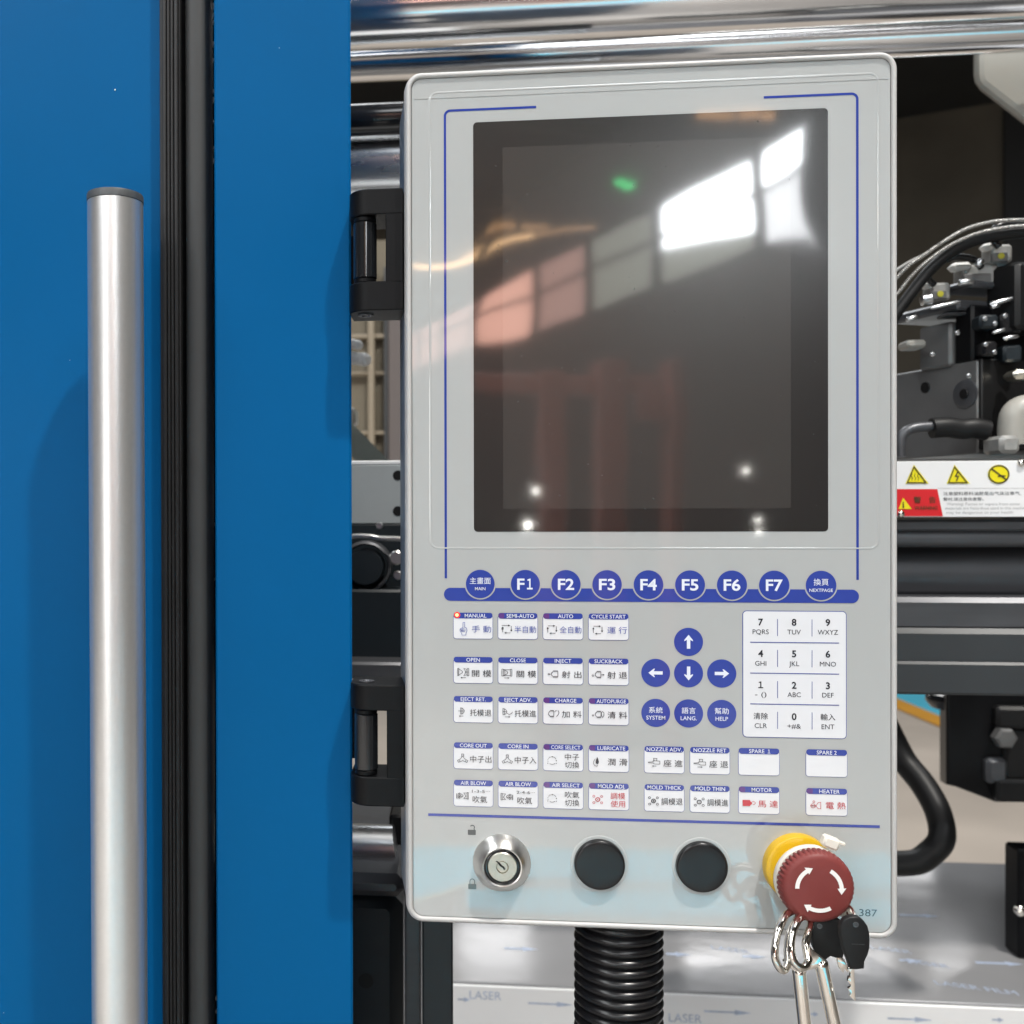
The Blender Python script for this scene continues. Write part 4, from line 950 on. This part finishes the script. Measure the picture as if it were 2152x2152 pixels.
# warning sign
SY = .276
sg = thing('warning_sign', at(1889, 1087, SY), 'white warning sign with yellow pictograms and red WARNING block', 'warning sign')
mb = MB(); pbox(mb, 1800, 966, 2420, 1087, SY, .003, .0003); mb.build('sign_plate', 'sign_white', sg)
def zr(x, y): return at(1870 + x * .21739, 700 + y * .21739, SY)
def zpoly(mb, pts, k):
    out = [(zr(x, y).x, zr(x, y).z) for x, y in pts]
    ar = sum(out[i - 1][0] * out[i][1] - out[i][0] * out[i - 1][1] for i in range(len(out)))
    mb.poly(out if ar > 0 else out[::-1], SY - .0003 * k); return out
for (x0, xm, x1, y0, y1, nm_) in ((150, 230, 376, 1272, 1456, 'hot'), (547, 622, 774, 1272, 1456, 'volt')):
    mb = MB(); zpoly(mb, [(x0, y1), (xm, y0), (x1, y1)], 1); tr_ = mb.build('pictogram', 'sign_yellow', sg)
    mb = MB(); out = zpoly(MB(), [(x0 + 18, y1 - 10), (xm + 1, y0 + 22), (x1 - 30, y1 - 10)], 1)
    mb.stroke(out, .0009, SY - .0006, True)
    if nm_ == 'volt':
        p_ = [zr(x, y) for x, y in ((655, 1340), (632, 1385), (660, 1385), (640, 1430))]; mb.stroke([(q.x, q.z) for q in p_], .0010, SY - .0006)
    else:
        for dx in (-20, 10, 40):
            p_ = [zr(230 + dx + x, y) for x, y in ((0, 1425), (8, 1400), (-6, 1385), (4, 1355))]; mb.stroke([(q.x, q.z) for q in p_], .0004, SY - .0006)
    mb.build('symbol', 'sign_dark', tr_)
cc = zr(1051, 1365); rx = (zr(1157, 1365).x - zr(945, 1365).x) / 2; rz = (zr(1051, 1272).z - zr(1051, 1458).z) / 2
mb = MB(); mb.poly([(cc.x + rx * math.cos(R(t)), cc.z + rz * math.sin(R(t))) for t in range(0, 360, 8)], SY - .0003); ci_ = mb.build('pictogram', 'sign_yellow', sg)
mb = MB(); mb.stroke([(cc.x + rx * .9 * math.cos(R(t)), cc.z + rz * .9 * math.sin(R(t))) for t in range(0, 360, 8)], .0010, SY - .0006, True)
mb.stroke([(cc.x - rx * .68, cc.z + rz * .6), (cc.x + rx * .7, cc.z - rz * .6)], .0011, SY - .0006)
mb.stroke([(cc.x - rx * .1, cc.z - rz * .25), (cc.x + rx * .2, cc.z - rz * .15), (cc.x + rx * .6, cc.z - rz * .2)], .0012, SY - .00065)
mb.build('symbol', 'sign_dark', ci_)
mb = MB(); zpoly(mb, [(-300, 1508), (458, 1508), (512, 1770), (-300, 1770)], 1); rd = mb.build('red_block', 'sign_red', sg)
mb = MB(); zpoly(mb, [(82, 1700), (125, 1590), (208, 1700)], 2); mb.build('small_triangle', 'sign_yellow', rd)
mb = MB(); zpoly(mb, [(118, 1690), (122, 1630), (130, 1630), (134, 1690)], 3)
q = zr(262, 1612); text(mb, '警', q.x, q.z, .0052, SY - .0008, w=.0056, bold=.01); q = zr(408, 1612); text(mb, '告', q.x, q.z, .0052, SY - .0008, w=.0050, bold=.01)
q = zr(345, 1690); text(mb, 'WARNING', q.x, q.z, .0030, SY - .0008, w=.0170, bold=.01); mb.build('lettering', 'sign_dark', rd)
mb = MB(); a, b = zr(460, 1500), zr(1600, 1500); mb.stroke([(a.x, a.z), (b.x, b.z)], .0003, SY - .0003); mb.build('divider', 'sign_ink2', sg)
mb = MB()
for y_, s, xa, xb, h_ in ((1552, '注意塑料原料油酸是出气体注意气,', 515, 1265, .0030), (1606, '警时,请注意伤害警。', 515, 905, .0028)):
    a, b = zr(xa, y_), zr(xb, y_); text(mb, s, (a.x + b.x) / 2, a.z, h_, SY - .0003, w=b.x - a.x, bold=.01)
mb.build('lettering', 'sign_ink', sg)
mb = MB()
for y_, s, xa, xb in ((1652, 'Warning: Fumes or vapors from some', 545, 1255), (1692, 'materials are hazardous used in this machine', 535, 1330), (1733, 'may be dangerous to your health', 545, 1190)):
    a, b = zr(xa, y_), zr(xb, y_); text(mb, s, (a.x + b.x) / 2, a.z, .0021, SY - .0003, w=b.x - a.x)
mb.build('lettering', 'sign_ink2', sg)
for x_, y_ in ((104, 1748), (1268, 1255)):
    q = zr(x_, y_); MB().lathe([(.0030, 0), (.0030, .001), (.0022, .0024), (.0001, .0028)], (q.x, SY, q.z), n=20).build('screw', 'chrome_key', sg, 50)

# injection unit valve block: stands at an angle, its long side running away
VP0 = at(2054, 960, .33); VU = Vector((.93, .37, 0)); VW = Vector((-.37, .93, 0))
def vfr(o): return lambda p: Vector((o.x, o.y, 0)) + VU * p.x + VW * p.y + Vector((0, 0, p.z))
def b_at(px):                        # distance along the receding side that shows at px
    t = (px - CX) / F; d = _f + _R * t
    # solve VP0 + VW*b on ray
    det = VW.x * -d.y + d.x * VW.y
    ex_, ey_ = CAM.x - VP0.x, CAM.y - VP0.y
    return (ex_ * -d.y + d.x * ey_) / det
def z_at(py, b=0, a=0, px=2054):
    p = VP0 + VW * b + VU * a
    d = p - CAM; dep = d.dot(_f)
    return CAM.z + (CY - py) / F * dep + dep * math.tan(PITCH)
vb = thing('valve_block', Vector((VP0.x, VP0.y, -.05)), 'dark hydraulic valve block with grey connectors above the warning sign', 'valve block')
LB = max(.05, min(.4, b_at(1880)))
mb = MB(); mb.box(0, .10, 0, LB * 1.2, z_at(957), z_at(760), .001, vfr(VP0)); mb.build('lower_body', 'grey_block', vb, 35)
mb = MB(); mb.box(.0015, .16, -.003, .05, z_at(948), z_at(757), .001, vfr(VP0)); mb.build('front_cover', 'black_matt', vb, 35)
b1 = b_at(2005); b2 = b_at(1938)
mb = MB(); mb.box(.0, .20, b1 * .2, b1, z_at(762), z_at(640), .002, vfr(VP0)); mb.build('valve_body', 'black', vb, 35)
mb = MB(); mb.box(-.004, .12, b1, b2 * 1.0, z_at(764), z_at(668), .002, vfr(VP0)); mb.build('valve_body', 'grey_block', vb, 35)
mb = MB(); mb.box(.02, .25, -.02, b1 * .5, z_at(700), z_at(560), .003, vfr(VP0)); mb.build('valve_body', 'black_matt', vb, 35)
mb = MB(); mb.box(-.010, .20, b1 * .4, b2 * 1.4, z_at(650), z_at(628), .002, vfr(VP0)); mb.build('valve_body', 'dark_steel', vb, 35)
mb = MB(); mb.box(-.006, .2, .002, b1 * 1.5, z_at(605), z_at(590), .002, vfr(VP0)); mb.build('valve_body', 'dark_steel', vb, 35)
# holes and plug screw on the grey side
def side_disc(mb, px, py, r_, h_, off=0):
    b = b_at(px); p = VP0 + VW * b; z = z_at(py, b)
    c = Vector((p.x, p.y, z)) - VU * off
    rings = []
    for rr2, dd in ((r_, 0), (r_, h_), (r_ * .85, h_ + .0006), (.0001, h_ + .0006)):
        rings.append([c - VU * dd + VW * (rr2 * math.cos(2 * math.pi * k / 28)) + Vector((0, 0, rr2 * math.sin(2 * math.pi * k / 28))) for k in range(28)])
    mb.loops(rings)
mb = MB(); side_disc(mb, 2030, 831, .0120, .001); mb.build('plug_screw', 'dark_steel', vb, 35)
mb = MB(); side_disc(mb, 2030, 831, .0045, .0006, .0018); mb.build('socket', 'black_matt', vb)
mb = MB(); side_disc(mb, 1945, 817, .0052, .0003); mb.build('screw_hole', 'black_matt', vb)
# electrical connectors: pale shells with a yellow dot
def connector(px, py, wpx, hpx, Y, dot):
    mb = MB(); pbox(mb, px - wpx / 2, py - hpx / 2, px + wpx / 2, py + hpx / 2, Y, .018, .002); k = mb.build('connector', 'clear_grey', vb, 40)
    mb = MB(); pbox(mb, px - wpx / 2 + 3, py - hpx * .05, px + wpx * .28, py + hpx / 2 - 2, Y - .002, .004, .0008); mb.build('connector_face', 'grey_block', k, 40)
    mb = MB(); pbox(mb, px - wpx * .75, py - hpx * .62, px - wpx * .2, py - hpx * .22, Y - .004, .014, .003); mb.build('cable_gland', 'white_plastic', k, 60)
    if dot:
        q = at(px - wpx * .05, py + hpx * .15, Y - .0022); MB().lathe([(.0026, 0), (.0026, .0006), (.0001, .0008)], (q.x, q.y, q.z), n=18).build('dot', 'yellow_dot', k)
connector(2106, 532, 46, 40, .335, True); connector(1978, 612, 42, 38, .345, True); connector(2062, 576, 78, 44, .340, False)
mb = MB()
for x_, y_, x2, y2, r_ in ((2014, 594, 2046, 592, .0028), (2052, 560, 2064, 545, .0028), (1935, 632, 1958, 628, .0045), (2080, 640, 2134, 626, .0022), (2082, 646, 2100, 640, .0022), (1955, 648, 2018, 634, .0016), (2085, 700, 2112, 692, .0016), (2108, 712, 2140, 706, .0018), (1904, 672, 1928, 666, .0022)):
    A, B = at(x_, y_, .325), at(x2, y2, .325); mb.tube([A, A.lerp(B, .1), A.lerp(B, .9), B], lambda i, r_=r_: r_ * (1 if i in (1, 2) else .6), 10)
mb.build('fitting', 'satin', vb, 60)
q = at(2127, 648, .33); MB().lathe([(.0048, 0), (.0046, .002), (.0001, .0024)], (q.x, q.y, q.z), n=20).build('gauge_face', 'clear_grey', vb, 40)
mb = MB(); pbox(mb, 1906, 713, 1948, 731, .36, .02, .002); mb.build('label_tab', 'beige_cast', vb, 40)
mb = MB(); mb.tube(px_path([(1893, 960, .318), (1893, 925, .318), (1903, 908, .318), (1925, 899, .318), (1958, 896, .318)]), .0042, 14); mb.build('bent_pipe', 'dark_steel', vb, 60)
mb = MB(); mb.tube(px_path([(1958, 900, .318), (1990, 898, .318), (2020, 902, .318), (2048, 900, .318), (2075, 905, .318)]), .0085, 14); mb.build('black_sleeve', 'black_matt', vb, 60)
mb = MB()
mb.tube(px_path([(2100, 520, .325), (2085, 500, .325), (2092, 478, .322), (2130, 470, .322), (2180, 480, .322)]), .0026, 10); mb.build('cable', 'black_satin', vb, 60)
mb = MB(); mb.tube(px_path([(1962, 598, .335), (1950, 580, .33), (1968, 556, .328), (2010, 540, .326), (2046, 545, .328), (2062, 562, .332)]), .0028, 10); mb.build('cable', 'black_satin', vb, 60)
mb = MB(); mb.tube(px_path([(2120, 560, .33), (2150, 575, .33), (2170, 640, .33)]), .0024, 10); mb.build('cable', 'black_satin', vb, 60)
for x0, y0, x1, y1, Y_, m_ in ((2060, 660, 2100, 690, .322, 'slate'), (2104, 655, 2150, 700, .326, 'black_satin'), (2066, 716, 2098, 748, .322, 'black_satin'), (2110, 724, 2150, 760, .326, 'slate'), (2140, 585, 2180, 640, .33, 'slate'), (1990, 655, 2046, 662, .34, 'dark_steel')):
    mb = MB(); pbox(mb, x0, y0, x1, y1, Y_, .02, .002); mb.build('valve_cover', m_, vb, 40)
for x_, y_ in ((2070, 670), (2091, 680), (2112, 664), (2072, 724), (2090, 740), (2012, 700), (1960, 745), (2036, 790)):
    q = at(x_, y_, .321); MB().lathe([(.0019, 0), (.0019, .0012), (.0012, .0018), (.0001, .0018)], (q.x, .3215, q.z), n=12).build('socket_screw', 'satin', vb, 40)
# elbow fitting at the right edge
el = thing('elbow_fitting', at(2125, 950, .30), 'grey-beige elbow fitting at the right edge above the sign', 'pipe fitting')
mb = MB(); mb.tube(px_path([(2128, 935, .31), (2127, 900, .31), (2132, 872, .31), (2150, 858, .31), (2180, 856, .31)]), .0105, 24); mb.build('elbow', 'beige_cast', el, 50)
mb = MB(); pbox(mb, 2103, 914, 2146, 953, .295, .03, .003); mb.build('nut', 'clear_grey', el, 40)
mb = MB(); pbox(mb, 2132, 775, 2175, 796, .31, .02, .003); mb.build('bright_clip', 'brass_dark', None, 40, 'small bright metal clip at the right edge above the elbow fitting', None, 'clip', base=at(2150, 796, .31))

# hoses arching over the valve block
def hosed(lab, pts, r_, m_, cat_, name, ribs=False, Y=None):
    path = px_path(pts, 40 if ribs else 10)
    if ribs:
        L = 0; cum = [0]
        for i in range(1, len(path)): L += (path[i] - path[i - 1]).length; cum.append(L)
        fn = lambda i: r_ * (1 + .28 * math.sin(cum[i] * 2 * math.pi / .0019))
    else: fn = lambda i: r_
    return MB().tube(path, fn, 14).build(name, m_, None, 70, lab, None, cat_, 'hoses arching over the valve block', base=path[0])
zq = lambda x, y, Y=.31: (1870 + x * .14596, 440 + y * .14596, Y)
hosed('outer braided steel hose arching over the valve block', [zq(20, 1080), zq(140, 940), zq(300, 790), zq(490, 660), zq(780, 460), zq(1080, 290), zq(1350, 205), zq(1600, 165), zq(1932, 152), zq(2300, 160)], .00135, 'braid', 'braided hose', 'braided_hose', True)
hosed('inner braided steel hose arching over the valve block', [zq(20, 1300), zq(150, 1165), zq(270, 1010), zq(420, 850), zq(600, 700), zq(840, 535), zq(1080, 415), zq(1300, 335), zq(1600, 270), zq(1932, 235), zq(2300, 225)], .00135, 'braid', 'braided hose', 'braided_hose', True)
hosed('thick black hose arching just under the braided hoses', [zq(0, 1640, .318), zq(150, 1420, .318), zq(330, 1180, .318), zq(560, 890, .318), zq(850, 640, .318), zq(1200, 460, .318), zq(1600, 370, .318), zq(1932, 330, .318), zq(2300, 320, .318)], .0046, 'black_matt', 'hose', 'rubber_hose')
hosed('thin grey cable beside the outer braided hose at the panel edge', [zq(60, 900, .32), zq(150, 840, .32), zq(300, 750, .32), zq(480, 665, .32)], .0014, 'clear_grey', 'cable', 'cable')

def frus(front, back, y0, y1, bev):
    if sum(front[i - 1][0] * front[i][1] - front[i][0] * front[i - 1][1] for i in range(len(front))) < 0: front, back = front[::-1], back[::-1]
    q = [(inset(front, bev), y0), (inset(front, bev * .3), y0 + bev * .3), (front, y0 + bev), (back, y1)]
    return MB().loops([[Vector((x, y, z)) for x, z in p] for p, y in q][::-1], True, True)
# beige casing top right
cs = thing('machine_casing', at(2060, 180, .55), 'beige machine casing with slanted lower edge, top right corner', 'machine casing')
out = [(at(x, y, .55).x, at(x, y, .55).z) for x, y in ((2056, 60), (2056, 155), (2058, 168), (2064, 178), (2480, 500), (2480, 60))]
frus(out, [(at(x, y, .75).x, at(x, y, .75).z) for x, y in ((2046, 40), (2046, 158), (2049, 174), (2060, 190), (2480, 516), (2480, 40))], .55, .75, .006).build('casing_shell', 'beige_cast', cs, 20)

# dark machine box and curved hose over the floor at the right
mbx = thing('drive_unit', at(2060, 1690, .85), 'dark angular drive unit hanging over the beige floor at the right', 'machine unit')
out = [(at(x, y, .85).x, at(x, y, .85).z) for x, y in ((1976, 1440), (1976, 1640), (1990, 1652), (2012, 1655), (2096, 1687), (2400, 1690), (2400, 1440))]
frus([(at(x, y, .85).x, at(x, y, .85).z) for x, y in ((1991, 1440), (1991, 1650), (2012, 1655), (2096, 1687), (2400, 1690), (2400, 1440))],
     [(at(x, y, 1.15).x, at(x, y, 1.15).z) for x, y in ((1975, 1440), (1975, 1640), (1990, 1646), (2080, 1680), (2400, 1684), (2400, 1440))], .85, 1.15, .004).build('casing', 'black', mbx, 30)
mb = MB(); pbox(mb, 2096, 1490, 2400, 1532, .835, .02, .004); pbox(mb, 2096, 1645, 2400, 1686, .835, .02, .004); pbox(mb, 2112, 1535, 2400, 1640, .842, .02, .004); mb.build('cover_plate', 'black_matt', mbx, 40)
q = at(2115, 1552, .83); MB().lathe([(.014, 0), (.014, .012), (.011, .015), (.0001, .016)], (q.x, .842, q.z), n=6).build('lug_nut', 'grey_block', mbx, 30)
mb = MB(); pbox(mb, 2075, 1595, 2120, 1648, .838, .02, .005); mb.build('bracket', 'dark_steel', mbx, 40)
q = at(2105, 1470, .85); MB().lathe([(.045, 0), (.048, .004), (.048, .012), (.042, .02)], (q.x, .95, q.z - .01), axis='-z', n=32).build('foot', 'black_gloss', mbx, 40)
P = px_path([(1840, 1480, .75), (1872, 1545, .75), (1901, 1600, .74), (1937, 1645, .72), (1966, 1694, .70), (1979, 1737, .69), (1977, 1768, .68), (1955, 1793, .68), (1925, 1812, .68), (1870, 1815, .69)], 8)
MB().tube(P, .0145, 24).build('rubber_hose', 'black_matt', None, 60, 'thick black hose bending over the bed right of the control panel', None, 'hose', base=P[-1])
bb = thing('junction_box', Vector((at(2160, 1900, .80).x, .80, bz)), 'black box standing on the bed at the right edge', 'box')
mb = MB(); q = at(2140, 1785, .84); mb.box(q.x, q.x + .25, .84, .875, bz + .0005, q.z, .003); mb.build('box_body', 'black', bb, 40)
q = at(2146, 1915, .835); MB().lathe([(.007, 0), (.007, .006), (.004, .009), (.0001, .0095)], (q.x, .84, q.z), n=16).build('screw', 'chrome_key', bb, 40)

# ================================================================== HALL BEHIND THE CAMERA (mirrored in the screen)
def mbox(mb, px0, px1, py0, py1, s, dep=.15):
    a, b = mirror_at(px0, py1, s), mirror_at(px1, py0, s)
    dr = Vector((b.x - a.x, b.y - a.y, 0)); wd = dr.length; dr.normalize(); nn = Vector((dr.y, -dr.x, 0))
    if nn.y > 0: nn = -nn
    z0_, z1_ = max(a.z, -Z0), b.z
    return mb.box(0, wd, 0, dep, z0_, z1_, .004, lambda p: Vector((a.x, a.y, 0)) + dr * p.x + nn * p.y + Vector((0, 0, p.z)))
fr_ = thing('red_machine', mirror_at(1290, 1500, 6.0), 'red machine frame with columns, mirrored in the dark screen', 'machine')
for px0, px1, py0 in ((1145, 1190, 780), (1264, 1316, 760), (1414, 1436, 760)):
    mb = MB(); mbox(mb, px0, px1, py0, 2400, 6.0); mb.build('column', 'red_frame', fr_, 40)
mb = MB(); mbox(mb, 1040, 1440, 790, 830, 6.05); mb.build('crossbeam', 'red_frame', fr_, 40)
mb = MB(); mbox(mb, 1340, 1440, 830, 880, 6.02); mb.build('crossbeam', 'red_frame', fr_, 40)
def tubelamp(pts, r_, m_, s):
    P = [mirror_at(x, y, s_) for x, y, s_ in pts]
    return MB().tube(P, r_, 10).build('tube_lamp', m_, None, 60, s, None, 'lamp', 'warm tube lamps under the hall roof', base=P[0])
tubelamp([(868, 470, 15), (930, 489, 15), (1003, 508, 15)], .045, 'lamp_warm', 'warm tube lamp mirrored at the left of the screen, brightest one')
tubelamp([(1022, 507, 15), (1120, 495, 15.3)], .035, 'lamp_warm', 'warm tube lamp mirrored at the left of the screen, second in line')
tubelamp([(1128, 494, 15.5), (1252, 476, 16)], .022, 'lamp_warm_dim', 'warm tube lamp mirrored near the middle of the screen, fading')
tubelamp([(1002, 472, 15), (1073, 473, 15)], .030, 'lamp_warm_dim', 'short warm tube lamp mirrored above the others')
tubelamp([(1090, 474, 15.3), (1150, 477, 15.6)], .022, 'lamp_warm_dim', 'short warm tube lamp mirrored right of the upper one')
for x0, x1, y0, y1, w_ in ((1466, 1545, 236, 247, 'longest'), (1556, 1606, 233, 247, 'middle'), (1612, 1648, 236, 250, 'shortest')):
    mb = MB(); mbox(mb, x0, x1, y0, y1, 12.5, .05); mb.build('roof_light', 'lamp_warm_dim', None, 40, w_ + ' of the amber roof lights mirrored along the top edge of the screen', None, 'lamp', 'amber roof lights', base=mirror_at(x0, y1, 12.5))
mb = MB(); mbox(mb, 1296, 1318, 372, 386, 14, .05); mbox(mb, 1314, 1336, 379, 395, 14.1, .05)
mb.build('exit_light', 'lamp_green', None, 40, 'small green light mirrored in the upper screen', None, 'lamp', base=mirror_at(1313, 395, 14))
for x_, y_, rx_, m_, w_ in ((1126, 1028, .011, 'glint_ball_white', 'above the brightest one at the lower left'), (1565, 985, .011, 'glint_ball_white', 'alone at the lower right'), (1111, 1097, .018, 'glint_ball_white', 'at the lower left, the brightest'), (1591, 1094, .010, 'glint_ball_white', 'near the lower right edge, upper of two'), (1593, 1117, .009, 'glint_ball_white', 'on the lower right edge, lower of two')):  # glowing balls added to give the screen its small glints
    q = mirror_at(x_, y_, 5.6); MB().lathe([(.0001, -rx_), (rx_ * .7, -rx_ * .7), (rx_, 0), (rx_ * .7, rx_ * .7), (.0001, rx_)], q, n=14).build('glint_ball', m_, None, 60, 'small glowing ball added for a glint in the screen ' + w_, None, 'lamp', 'added glint balls', base=q)
# glowing panels added behind the machine to put white glints in the bed
def bed_mirror(px, py, s_):
    p = on_bed(px, py); d = (p - CAM); L = d.length; d.normalize(); return p + Vector((d.x, d.y, -d.z)) * (s_ - L)
for x0, x1, y0, y1, lab in ((1432, 1872, 2004, 2024, 'long glowing panel added behind the machine, mirrored across the bed under the panel'),
                            (960, 1105, 1966, 2008, 'short glowing panel added behind the machine, mirrored beside the slate post'),
                            (1945, 2030, 2010, 2026, 'short glowing panel added behind the machine, mirrored right of the panel'),
                            (1860, 1952, 1808, 1832, 'glowing panel added behind the machine, mirrored at the far edge of the bed')):
    P = [bed_mirror(x0, y0, 3.0), bed_mirror(x1, y0, 3.0), bed_mirror(x1 + 14, y1, 3.0), bed_mirror(x0 + 14, y1, 3.0)]
    n_ = (P[1] - P[0]).cross(P[3] - P[0]).normalized() * .02
    if n_.y < 0: n_ = -n_
    MB().loops([P, [p + n_ for p in P]], True, True).build('glint_panel', 'glint_white', None, None, lab, None, 'lamp', 'added glowing panels behind the machine', base=P[0])
